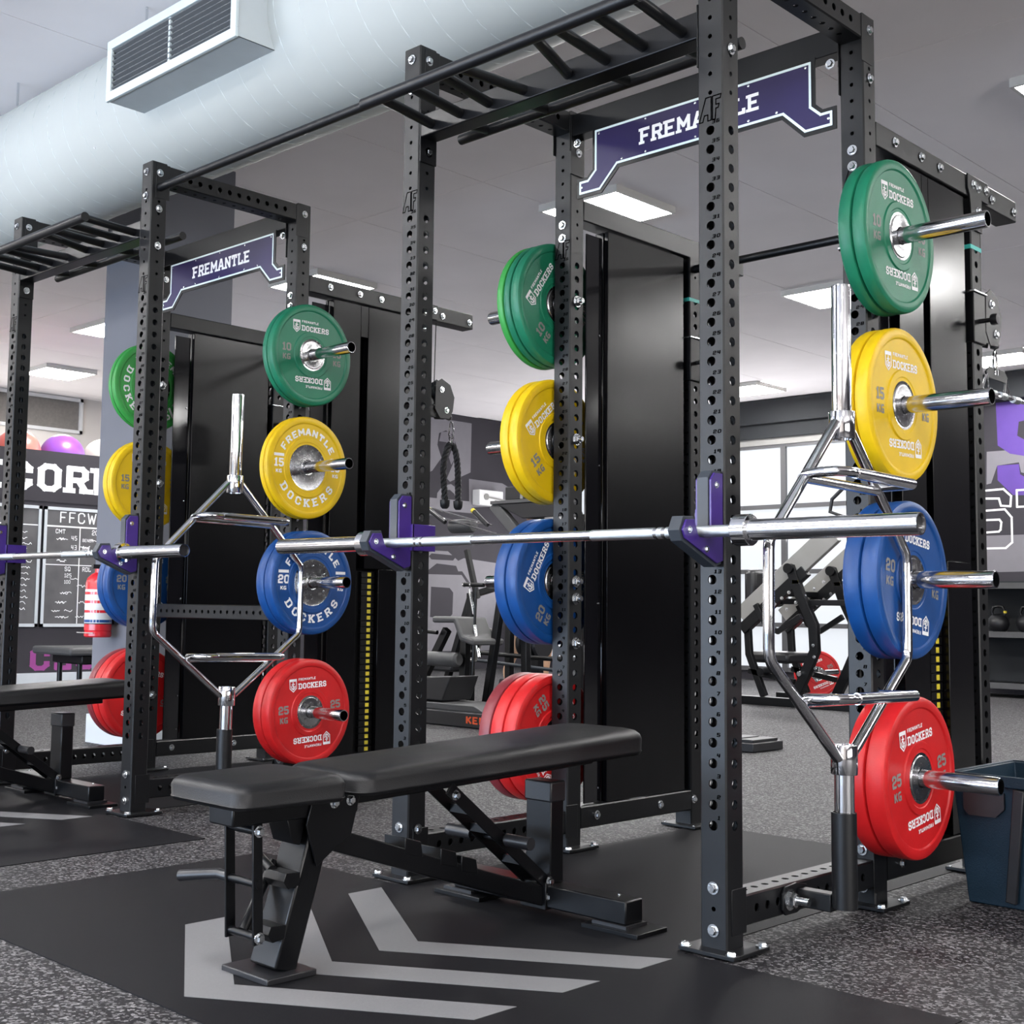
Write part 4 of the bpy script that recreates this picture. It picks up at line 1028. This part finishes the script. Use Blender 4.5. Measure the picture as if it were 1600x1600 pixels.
MB().box((FX0+.002, 2.9, 3.025), (FX0+.012, 4.30, 3.395)).build('mesh_screen', M['mesh_screen'], w2)
for nm, y_, m_, lab in (('gym_ball', 3.14, 'ball_r', 'coral exercise ball behind the lettered board, left of the purple one'), ('gym_ball', 3.62, 'ball_p', 'purple exercise ball behind the lettered board'), ('gym_ball', 4.09, 'ball_c', 'cream exercise ball behind the lettered board, beside the column')):
    b = MB(); b.lathe([(.225*math.sin(PI*k/20), -.225*math.cos(PI*k/20)) for k in range(21)], 32, (0,0,0))
    o = b.build(nm, M[m_], None, 0, (-10.0, y_, 2.276)); tag(o, lab, 'exercise ball', 'exercise balls')
    for r_, zz in ((.016, .2245),): MB().lathe([(0,0),(r_,0),(r_*.6,.003),(0,.003)], 12, (0,0,zz-.001)).build('valve_plug', M['white'], o)
# column with skirting and extinguisher
struct(MB().box((-5.17, 1.25, 0), (-4.54, 1.74, CZ-.001)).build('column', M['column']))
struct(MB().box((-5.185, 1.235, 0), (-4.525, 1.755, .165)).build('trim_3', M['skirting']))
R = thing('fire_extinguisher', 'red fire extinguisher with a white label on the grey column', 'fire extinguisher')
ex, ey = -4.935, 1.145
MB().lathe([(0,.625),(.072,.625),(.078,.632),(.078,.655),(.074,.66),(.078,.665),(.078,.935),(.070,.965),(.045,.990),(.028,.998),(.028,1.02),(0,1.02)], 28, (ex, ey, 0)).build('cylinder', M['ext_red'], R)
MB().lathe([(.0785,.705),(.0787,.705),(.0787,.900),(.0785,.900)], 28, (ex, ey, 0)).build('label_band', M['white'], R)
for zz in (.72, .775, .83, .88): MB().rlathe([(.0789,zz-.010),(.0792,zz-.010),(.0792,zz+.006),(.0789,zz+.006)], 24, (ex, ey, 0)).build('label_stripe', M['ext_red'] if zz != .72 else M['blue'], R)
MB().rlathe([(.0789,.700),(.0800,.700),(.0800,.706),(.0789,.706)], 24, (ex, ey, 0)).build('strap', M['black_plastic'], R)
MB().box((ex-.012, ey-.05, 1.02), (ex+.012, ey+.05, 1.045)).build('valve_handle', M['black_plastic'], R, .002)
MB().box((ex-.05, ey+.075, .70), (ex+.05, 1.2501, .94)).build('wall_bracket', M['black_plastic'], R)
MB().box((ex-.09, ey-.085, .648), (ex+.09, ey-.0795, .653)).build('bracket_strap', M['zinc'], R)
anchor(R, (ex, ey, .625))

# ================================================================ air duct with supply grille
DY, DZ, DR = .425, 3.087, .343
du = thing('air_duct', 'large pale round air duct running under the ceiling', 'duct')
MB().cyl((FX0+.01, DY, DZ), (3.6, DY, DZ), DR, 72).build('duct_tube', M['duct'], du)
pts = []
Lh = 13.2 + 3.4; turns = Lh/.145
for i in range(int(turns*28)+1):
    a = 2*PI*i/28; pts.append((FX0+.1 + .145*i/28, DY + (DR+.0002)*math.cos(a), DZ + (DR+.0002)*math.sin(a)))
sm = MB().sweep(pts, .0022, 4, cap=False).build('spiral_seam', M['duct_seam'], du)
for q in (-9, -6.6, -4.25, -3.05, -.5, 2):
    MB().cyl((q, DY-.25, DZ+DR-.1), (q, DY-.25, CZ), .006, 8).build('hanger_rod', M['zinc'], du)
for q, a in ((-2.13, 205), (-2.2, 207), (-1.46, 200), (-1.40, 196), (-3.4, 215)):
    a = math.radians(a); MB().cyl((q, DY+DR*math.cos(a), DZ+DR*math.sin(a)), (q, DY+(DR+.005)*math.cos(a), DZ+(DR+.005)*math.sin(a)), .005, 10).build('rivet', M['white'], du)
anchor(du, (-4, DY, DZ))
ve = thing('supply_grille', 'white framed air grille box on the side of the large duct', 'air vent')
vx0, vx1, vz0, vz1, vy = -2.955, -2.045, 2.925, 3.178, -.050
b = MB(); t_ = .002
b.box((vx0, vy, vz0), (vx1, .16, vz0+t_)).box((vx0, vy, vz1-t_), (vx1, .20, vz1)).box((vx0, vy, vz0), (vx0+t_, .18, vz1)).box((vx1-t_, vy, vz0), (vx1, .18, vz1))
b.build('grille_box', M['vent_box'], ve)
for a, c_ in (((vx0-.004, vz0-.004), (vx1+.004, vz0+.034)), ((vx0-.004, vz1-.034), (vx1+.004, vz1+.004)), ((vx0-.004, vz0+.034), (vx0+.030, vz1-.034)), ((vx1-.030, vz0+.034), (vx1+.004, vz1-.034))):
    MB().box((a[0], vy-.014, a[1]), (c_[0], vy, c_[1])).build('grille_frame', M['vent_frame'], ve, .002)
MB().box((vx0+.03, vy+.03, vz0+.03), (vx1-.03, vy+.034, vz1-.03)).build('backing', M['wall_black'], ve)
mz = vz0+.034
for k in range(8):
    z = vz0 + .046 + k*.0232
    bb = MB(); bb.beam((vx0+.028, vy+.004, z), (vx1-.028, vy+.004, z), .026, .003, (0,.28,.96)); bb.build('louvre', M['mesh_grey'], ve)
b = MB()
k = vx0+.045
while k < vx1-.04: b.box((k-.0015, vy+.008, vz0+.034), (k+.0015, vy+.026, vz1-.034)); k += .024
o = b.build('vertical_vane', M['mesh_grey'], ve); o['kind'] = 'stuff'
MB().box(((vx0+vx1)/2-.006, vy-.006, vz0+.03), ((vx0+vx1)/2+.006, vy+.004, vz1-.03)).build('centre_bar', M['vent_frame'], ve)
anchor(ve, ((vx0+vx1)/2, 0, vz0))

# ================================================================ ceiling light panels
def light(x, y, label):
    R = thing('ceiling_light', label, 'ceiling light', group='square ceiling light panels')
    h = .315
    b = MB()
    b.box((-h, -h, -.046), (h, -h+.018, 0)).box((-h, h-.018, -.046), (h, h, 0)).box((-h, -h+.018, -.046), (-h+.018, h-.018, 0)).box((h-.018, -h+.018, -.046), (h, h-.018, 0))
    b.build('frame', M['light_frame'], R)
    MB().box((-h+.018, -h+.018, -.042), (h-.018, h-.018, -.030)).build('diffuser', M['diffuser'], R)
    R.location = (x, y, CZ); return R
LG = [(-3.30, 3.80, 'ceiling light behind the sign of the near rack'), (-3.32, 6.86, 'ceiling light above the chrome trap bar, left of the right green plates'),
      (-.32, 3.85, 'ceiling light at the right edge, upper corner'), (-11.55, 4.37, 'ceiling light above the exercise balls at the left'), (-9.05, 3.62, 'ceiling light partly hidden by the grey column'),
      (-6.22, 3.83, 'ceiling light behind the sign of the far rack'), (-6.28, 10.35, 'small distant ceiling light beside the front upright of the near rack'), (-3.38, 10.40, 'small distant ceiling light by the hanging chrome handle'),
      (-6.3, 7.0, 'ceiling light hidden behind the black housing of the near rack'), (-9.1, 7.0, 'far ceiling light behind the rack housings'), (-.3, 6.9, 'ceiling light beyond the right edge'), (-.3, 10.4, 'rear ceiling light beyond the right edge')]
for q in LG: light(*q)
for i, x in enumerate((-9.2, -6.25, -3.3, -.3, 2.6)):
    for j, y in enumerate((-2.3, -4.8, -7.2)):
        light(x, y, f'ceiling light, {["first", "second", "third"][j]} row in front of the racks, {["leftmost", "second from left", "middle", "second from right", "rightmost"][i]}')
for j, y in enumerate((3.85, 6.9, 10.4)):
    for i, x in enumerate((2.62, 5.55)):
        light(x, y, f'ceiling light beyond the right edge, {["front", "middle", "rear"][j]} row, {["nearer", "farther"][i]} one')

# ================================================================ far machines
def leg_press():
    R = thing('leg_press', 'grey and black leg press machine in front of the frosted window', 'leg press'); g, m = M['rail_grey'], M['steel_black']
    for i, y in enumerate((7.6, 8.35)):
        dx = -.52*i*0
        MB().beam((-4.67, y, .78), (-3.76, y, 1.53), .06, .19, (0,0,1)).build('guide_rail', g, R, .006)
        MB().beam((-4.66, y-.01, .67), (-4.02, y-.01, 1.20), .07, .10, (0,0,1)).build('lower_rail', m, R, .003)
        MB().sweep([(-4.50, y-.05, .90), (-4.40, y-.05, .72), (-4.28, y-.05, .66), (-4.05, y-.05, .80)], 1, 4, sq=(.035, .05)).build('link_arm', m, R, .002)
        for k in range(6): bolt(R, (-4.45+.07*k, y-.046, .80+.052*k), '-y')
        MB().cyl((-4.42, y-.12, .30), (-4.42, y+.10, .30), .035, 14).build('pulley', m, R)
        MB().beam((-4.60, y, .30), (-4.15, y, .22), .05, .05).build('low_link', m, R, .002)
        MB().sweep([(-4.16, y-.03, 1.24), (-4.06, y-.03, .97), (-3.94, y-.03, .72), (-3.93, y-.03, .50), (-4.03, y-.03, .28), (-4.13, y-.03, .08)], 1, 4, sq=(.06, .085)).build('curved_upright', m, R, .003)
        MB().cyl((-4.16, y-.085, 1.22), (-4.16, y+.03, 1.22), .045, 18).build('pivot_cap', m, R)
        MB().sweep([(-4.62, y, .82), (-4.60, y, .45), (-4.45, y, .08)], 1, 4, sq=(.05, .06)).build('front_post', m, R, .003)
        MB().cbox((-4.10, y-.05, 1.10), (.06, .02, .03)).build('yellow_tag', M['yellow_tag'], R)
        MB().box((-4.75, y-.045, .002), (-3.35, y+.045, .075)).build('base_rail', m, R, .004)
    MB().cbox((-4.35, 7.97, 1.00), (.10, .80, .05)).build('sled_plate', m, R, .004)
    MB().beam((-4.30, 7.62, .93), (-4.30, 8.34, .93), .05, .05).build('sled_crossbar', m, R)
    MB().beam((-4.02, 7.62, .92), (-3.45, 7.62, .92), .05, .05).build('cross_tube', m, R, .003)
    MB().cbox((-4.66, 7.97, 1.05), (.12, .55, .34)).build('back_pad', M['black_plastic'], R, .04)
    MB().cbox((-4.50, 7.97, .42), (.42, .45, .10)).build('seat_pad', M['black_plastic'], R, .03)
    for y in (7.75, 8.2):
        MB().cyl((-4.05, y-.02, .30), (-4.05, y-.25, .30), .022, 14).build('storage_peg', M['chrome'], R)
    MB().sweep([(-3.62, 7.6, 1.95), (-3.77, 7.6, 1.82), (-3.79, 7.6, 1.71), (-3.60, 7.6, 1.64), (-3.60, 7.6, 1.45)], .017, 10).build('curved_handle', M['black_plastic'], R)
    MB().cyl((-3.64, 7.58, 1.655), (-3.58, 7.58, 1.64), .020, 10).build('handle_end', M['wood'], R)
    for k in range(5): bolt(R, (-4.20+.09*k, 7.565, .86+.06*k), '-y')
    for k in range(4): bolt(R, (-3.93+.01*k, 7.535, .55-.1*k), '-y')
    for k in (0, 1): MB().beam((-3.45, 7.75+k*.1, 1.05), (-3.66, 7.7+k*.1, 1.20), .03, .012).build('foot_lever', M['wood'], R)
    return anchor(R, (-4.1, 7.9, 0))
leg_press()
o = place_plate('r', -4.70, 9.0, .235, 'red weight plate standing behind the curved posts of the leg press', 'distant red plates', .4); o.rotation_euler = (.4, 0, -.75)

def frame_machine():
    R = thing('lever_machine', 'black lever arm machine with chrome bars between the two racks', 'gym machine'); m = M['steel_black']
    y = 4.4
    MB().beam((-5.10, y, 1.27), (-4.985, y, .90), .035, .035).build('swing_arm', m, R)
    MB().beam((-4.80, y+.1, 1.05), (-4.98, y+.1, .06), .055, .055).build('tilted_post', m, R, .004)
    MB().beam((-4.72, y+.25, .80), (-4.70, y+.25, .06), .055, .055).build('rear_post', m, R, .004)
    MB().cyl((-5.11, y-.02, 1.005), (-4.90, y-.02, 1.000), .016, 12).build('cross_handle', m, R)
    for q in (-5.105, -5.03): MB().cyl((q-.006, y-.02, 1.004), (q+.006, y-.02, 1.004), .019, 12).build('chrome_ring', M['chrome'], R)
    MB().cyl((-5.04, y-.03, .97), (-4.99, y-.03, .78), .012, 12).build('gas_strut', M['chrome'], R)
    MB().cyl((-4.985, y-.03, .70), (-4.93, y-.03, .46), .014, 12).build('gas_strut', M['chrome'], R)
    MB().cyl((-4.97, y-.03, .98), (-5.00, y-.03, .22), .011, 10).build('pull_rod', m, R)
    MB().sweep([(-5.30, y, .735), (-5.06, y, .735), (-4.99, y, .60), (-4.86, y, .57)], 1, 4, sq=(.34, .05)).build('chest_pad', M['grey_pad'], R, .015)
    MB().beam((-5.24, y-.06, .66), (-5.47, y-.06, .31), .05, .06).build('pad_arm', m, R, .003)
    MB().cyl((-5.48, y-.12, .645), (-5.29, y-.12, .635), .016, 12).build('grip', m, R)
    for a, c_ in ((-5.40, -5.05), (-5.62, -5.42)): MB().lathe([(0,a),(.04,a),(.055,a+.02),(.055,c_-.02),(.04,c_),(0,c_)], 18, (0, y-.12, .435), 'x').build('roller_pad', M['grey_pad'], R)
    MB().sweep([(-5.20, y+.2, .42), (-5.15, y+.2, .55), (-5.05, y+.2, .66), (-4.94, y+.2, .62)], .022, 10).build('cam_arc', M['rail_grey'], R)
    for k, (p0, p1) in enumerate((((-5.56,1.575),(-4.80,1.385)), ((-5.51,1.615),(-4.84,1.45)), ((-5.3,1.50),(-4.9,1.46)))):
        MB().cyl((p0[0], y, p0[1]), (p1[0], y, p1[1]), .0075, 10).build('chrome_rod', M['chrome'], R)
    for p0, p1 in (((-5.50,1.60),(-5.31,1.49)), ((-5.00,1.56),(-4.86,1.45))): MB().cyl((p0[0], y-.03, p0[1]), (p1[0], y-.03, p1[1]), .018, 12).build('black_grip', M['black_plastic'], R); 
    for p0, p1 in (((-5.52,1.612),(-5.50,1.60)), ((-5.02,1.572),(-5.00,1.56))): MB().cyl((p0[0], y-.03, p0[1]), (p1[0], y-.03, p1[1]), .019, 12).build('grip_end', M['yellow_tag'], R)
    MB().lathe([(0,-.13),(.045,-.12),(.055,-.1),(.055,.1),(.045,.12),(0,.13)], 16, (-5.20, y+.05, 1.46), 'x').build('shoulder_roller', M['grey_pad'], R)
    MB().box((-5.70, y-.04, .002), (-4.55, y+.04, .07)).build('base_rail', m, R, .004)
    MB().box((-4.76, y-.10, .002), (-4.69, y+.55, .07)).build('base_rail', m, R, .004)
    MB().beam((-5.12, y, .07), (-5.10, y, .62), .06, .06).build('seat_post', m, R, .003)
    return anchor(R, (-5.0, y, 0))
frame_machine()
def rig():
    R = thing('treadmill', 'dark treadmill with a white sided console behind the left yellow plates', 'treadmill'); y = 5.6; m = M['steel_black']
    MB().box((-5.92, y-.06, 1.735), (-5.18, y+.30, 1.765)).build('console_shelf', M['grey_pad'], R, .004)
    MB().prism([(-5.85,1.735),(-5.18,1.735),(-5.10,1.60),(-5.55,1.60)], y-.05, y+.25, lambda a, z, d: (a, d, z)).build('console_body', M['black_plastic'], R, .006)
    MB().box((-5.78, y-.02, 1.768), (-5.45, y+.18, 1.885)).build('display', M['black_plastic'], R, .008)
    MB().box((-5.60, y-.025, 1.772), (-5.57, y-.020, 1.88)).build('display_strut', M['rail_grey'], R)
    MB().beam((-5.92, y, 1.74), (-5.45, y, 1.30), .07, .10).build('side_arm', M['grey_pad'], R, .008)
    for q in (-5.50, -4.95): MB().beam((q, y+.1, 1.62), (q, y+.1, .12), .07, .09).build('upright', m, R, .004)
    MB().box((-5.75, y-.3, .02), (-4.80, y+1.2, .14)).build('running_deck', m, R, .01)
    return anchor(R, (-5.4, y, 0))
rig()
o = thing('wall_unit', 'small white electrical box on the grey mural wall behind the rope', 'wall box')
MB().box((DX+.003, 10.02, 2.235), (DX+.14, 10.50, 2.445)).build('housing', M['white'], o, .01)
MB().cyl((DX+.14, 10.15, 2.35), (DX+.155, 10.15, 2.35), .045, 20).build('dial', M['rail_grey'], o)
MB().beam((DX+.15, 10.15, 2.35), (DX+.15, 10.55, 2.32), .02, .02).build('lever', M['rail_grey'], o)
anchor(o, (DX, 10.26, 2.235))
pl = thing('platform_sled', 'low black platform with orange block lettering on its side, behind the lowest red plates', 'platform')
y = 3.75
MB().box((-5.35, y, .004), (-4.05, y+.50, .105)).build('deck', M['black_plastic'], pl, .006)
MB().prism([(-5.30,.105),(-4.35,.105),(-4.45,.150),(-5.30,.150)], y+.06, y+.44, lambda a, z, d: (a, d, z)).build('tread', M['grey_pad'], pl, .006)
MB().prism([(-5.35,.30),(-4.72,.34),(-4.80,.16),(-5.35,.16)], y+.1, y+.40, lambda a, z, d: (a, d, z)).build('motor_hood', M['black_plastic'], pl, .01)
b = MB(); text(b, 'KEISER', lambda a, z: (-4.465+a, y-.0015, .030+z), .055, .28, False, .14, align='l', wscale=1.1); b.build('lettering', M['orange'], pl, flat=True)
anchor(pl, (-4.7, y+.5, 0))
# floor block, stool, shelf with kettlebells
o = thing('floor_block', 'small black block lying on the floor between the rack uprights', 'block')
MB().box((-2.78, 4.02, .002), (-2.38, 4.36, .055)).build('body', M['black_plastic'], o, .006)
for k in range(3): MB().box((-2.76+k*.13, 4.05, .055), (-2.66+k*.13, 4.33, .072)).build('tread_rib', M['black_plastic'], o, .003)
anchor(o, (-2.58, 4.2, 0))
o = thing('low_stool', 'black topped stool in front of the magenta lettering', 'stool')
sx, sy = -8.12, 2.86
MB().box((sx-.35, sy-.28, .385), (sx+.30, sy+.32, .45)).build('seat_pad', M['grey_pad'], o, .02)
MB().box((sx-.25, sy-.14, .31), (sx+.25, sy+.30, .384)).build('under_frame', M['steel_black'], o, .01)
for a, c_ in ((-.15, -.12), (.18, -.12), (-.15, .25), (.18, .25)): MB().cyl((sx+a, sy+c_, .003), (sx+a, sy+c_, .32), .022, 12).build('leg', M['steel_black'], o)
MB().box((sx-.30, sy-.38, .10), (sx+.12, sy-.05, .135)).build('foot_step', M['steel_black'], o, .008)
anchor(o, (sx, sy, 0))
sh = thing('storage_shelf', 'black storage shelf under the purple mural at the right edge', 'shelf')
for zz in (.10, .62, 1.12):
    MB().box((-4.05, 10.75, zz), (-1.6, 11.25, zz+.045)).build('shelf_board', M['rail_grey'] if 0 else M['steel_black'], sh, .004)
    MB().box((-4.05, 10.735, zz-.01), (-1.6, 10.75, zz+.05)).build('shelf_lip', M['grey_pad'], sh)
for xx in (-4.05, -1.65):
    for yy in (10.76, 11.2): MB().box((xx, yy, 0.002), (xx+.05, yy+.05, 1.35)).build('upright', M['steel_black'], sh)
MB().box((-4.05, 11.25, .1), (-1.6, 11.27, 1.2)).build('back_sheet', M['wall_black'], sh)
anchor(sh, (-2.8, 11, 0))
def kettlebell():
    R = thing('kettlebell', 'x', 'kettlebell')
    MB().lathe([(0,0),(.06,0),(.09,.03),(.108,.08),(.10,.13),(.07,.17),(.03,.185),(0,.188)], 24).build('bell', M['black_plastic'], R)
    MB().sweep([(-.055,0,.155), (-.068,0,.21), (-.045,0,.255), (0,0,.265), (.045,0,.255), (.068,0,.21), (.055,0,.155)], .016, 10).build('handle', M['steel_black'], R)
    MB().rlathe([(.0165,-.012),(.0175,-.012),(.0175,.012),(.0165,.012)], 12, (.068, 0, .205)).build('colour_band', M['yellow_tag'], R)
    return R
kb = kettlebell(); first = True
for k in range(6):
    for zz in (.6655, 1.1655):
        lab = f'black kettlebell on the {"middle" if zz < 1 else "top"} shelf under the purple mural, {["leftmost", "second from the left", "third from the left", "fourth from the left", "fifth from the left", "last one"][k]}'
        if zz > 1: continue
        if first: kb.location = (-3.70+k*.29, 10.95, zz); kb['label'] = lab; kb['group'] = 'kettlebells on the shelf'; first = False
        else: dup(kb, (-3.70+k*.29, 10.95, zz), lab)

# ================================================================ person standing far behind, seen below and above the blue plates
def person():
    R = thing('person', 'person in dark top and shorts standing behind the left blue plates', 'person')
    P = [(0,0,.93),(0,.01,1.10),(0,.0,1.30),(0,-.01,1.42),(0,-.015,1.50),(0,-.03,1.60),(0,-.03,1.70)]
    vs = [(0,0,.93),(0,.01,1.12),(0,0,1.32),(0,-.005,1.46),(.10,0,.88),(.12,-.06,.50),(.11,.02,.10),(.12,-.10,.045),(-.10,0,.88),(-.10,.12,.52),(-.11,.34,.22),(-.11,.27,.10),(.19,0,1.40),(.26,.02,1.13),(.24,-.12,.92),(-.19,0,1.40),(-.27,.0,1.14),(-.25,-.14,.95),(0,-.01,1.53)]
    es = [(0,1),(1,2),(2,3),(0,4),(4,5),(5,6),(6,7),(0,8),(8,9),(9,10),(10,11),(2,12),(12,13),(13,14),(2,15),(15,16),(16,17),(3,18)]
    rad = [.13,.12,.14,.06,.095,.06,.042,.035,.095,.06,.042,.035,.055,.042,.030,.055,.042,.030,.055]
    me = bpy.data.meshes.new('body'); me.from_pydata(vs, es, []); o = put('body', me, M['skin'], R)
    o.modifiers.new('skin', 'SKIN'); me.skin_vertices[0].data[0].use_root = True
    for i, r in enumerate(rad): me.skin_vertices[0].data[i].radius = (r, r*.8 if i < 3 else r)
    s_ = o.modifiers.new('sub', 'SUBSURF'); s_.levels = 1; s_.render_levels = 2
    hd = MB(); hd.lathe([(.001,0),(.045,.01),(.062,.05),(.072,.10),(.076,.15),(.066,.20),(.04,.23),(.001,.24)], 20, (0,-.03,1.50)); h = hd.build('head', M['skin'], R)
    hb = MB(); hb.lathe([(.079,.09),(.084,.14),(.078,.20),(.05,.238),(.001,.25)], 20, (0,-.015,1.50)); hb.build('hair', M['hair'], R)
    MB().lathe([(.0,0),(.012,.0),(.008,.03),(.001,.04)], 8, (0,-.108,1.60)).build('nose', M['skin'], R)
    for q in (-.028, .028): MB().lathe([(.001,-.008),(.009,0),(.001,.008)], 8, (q,-.096,1.628)).build('eye', M['dark_ink'], R)
    for q in (-.078, .078): MB().lathe([(.001,-.02),(.014,0),(.001,.02)], 8, (q,-.02,1.615)).build('ear', M['skin'], R)
    MB().cbox((0,-.100,1.565), (.035,.006,.008)).build('mouth', M['maroon'], R)
    for q, y0 in ((.24, -.12), (-.25, -.14)):
        for k in range(4): MB().cyl((q-.02+k*.013, y0, .90), (q-.024+k*.014, y0-.03, .825), .007, 8, .006).build('finger', M['skin'], R)
        MB().cyl((q-.02, y0-.02, .91), (q-.045, y0-.05, .87), .008, 8, .007).build('thumb', M['skin'], R)
    t_ = MB(); t_.lathe([(.15,.92),(.145,1.05),(.15,1.2),(.175,1.34),(.15,1.43),(.07,1.48)], 24); 
    t_.v = [Vector((v.x*1.15, v.y*.85, v.z)) for v in t_.v]; t_.build('top', M['cloth'], R)
    for q in (-.1, .1):
        l_ = MB(); l_.cyl((q*.95, 0, .97), (q*1.05, -.02 if q > 0 else .07, .60), .125, 20, .105); l_.build('shorts', M['cloth'], R)
    for q, y0, z0 in ((.12, -.09, .0), (-.11, .30, .07)):
        MB().cbox((q, y0, z0+.045), (.09, .26, .085)).build('shoe', M['black_plastic'], R, .03)
    return R
pr = person(); pr.location = (-6.28, 6.55, 0); pr.rotation_euler = (0, 0, 1.2)
# storage tree just outside the left edge: only the rim of its green plate is in view
R = thing('plate_tree', 'black plate tree at the left edge, almost wholly out of frame', 'plate rack')
MB().box((-6.16, .755, .02), (-6.08, .835, 1.62)).build('post', M['powder'], R, .004)
MB().box((-6.42, .50, .002), (-5.85, 1.09, .020)).build('base', M['powder'], R, .003)
for zz in (.45, .92, 1.39): MB().cyl((-6.08, .795, zz), (-5.86, .795, zz), .0245, 20).build('peg', M['peg'], R)
anchor(R, (-6.12, .795, 0))
for k in range(2): place_plate('g', -6.050+k*.043, .795, 1.39, ['inner green plate on the tree at the left edge', 'outer green plate on the tree at the left edge'][k], 'plates at the left edge')

def dip_frame():
    R = thing('machine_frame', 'black tube machine frame with a horizontal bar behind the lever machine', 'gym machine'); m = M['steel_black']; y = 5.0
    for x_, h in ((-5.19, 1.05), (-5.62, .95)):
        MB().beam((x_, y, .06), (x_, y, h), .055, .055).build('upright', m, R, .003)
    MB().box((-6.3, y-.035, .002), (-4.55, y+.035, .06)).build('base_rail', m, R, .003)
    for x_ in (-6.25, -4.6): MB().box((x_-.03, y-.32, .002), (x_+.03, y+.32, .06)).build('foot_rail', m, R, .003)
    MB().cyl((-5.65, y-.05, .47), (-4.55, y-.05, .44), .018, 12).build('cross_bar', m, R)
    MB().cyl((-5.48, y-.12, .41), (-4.55, y-.12, .36), .014, 12).build('long_bar', M['liner'], R)
    MB().cyl((-5.50, y-.12, .41), (-5.47, y-.12, .409), .020, 12).build('bar_end', M['chrome'], R)
    MB().beam((-5.95, y, .06), (-5.62, y, .92), .05, .05).build('diagonal_brace', m, R, .003)
    MB().beam((-5.19, y, 1.03), (-5.62, y, .93), .05, .05).build('top_tube', m, R, .003)
    MB().box((-6.1, y-.14, .30), (-5.70, y+.14, .38)).build('knee_pad', M['black_plastic'], R, .02)
    for k in range(4):
        MB().lathe([(0,-.02),(.11,-.02),(.12,0),(.11,.02),(0,.02)], 20, (-5.10+k*.055, y+.1, .55), 'x').build('small_plate', M['black_plastic'], R)
    return anchor(R, (-5.4, y, 0))
dip_frame()
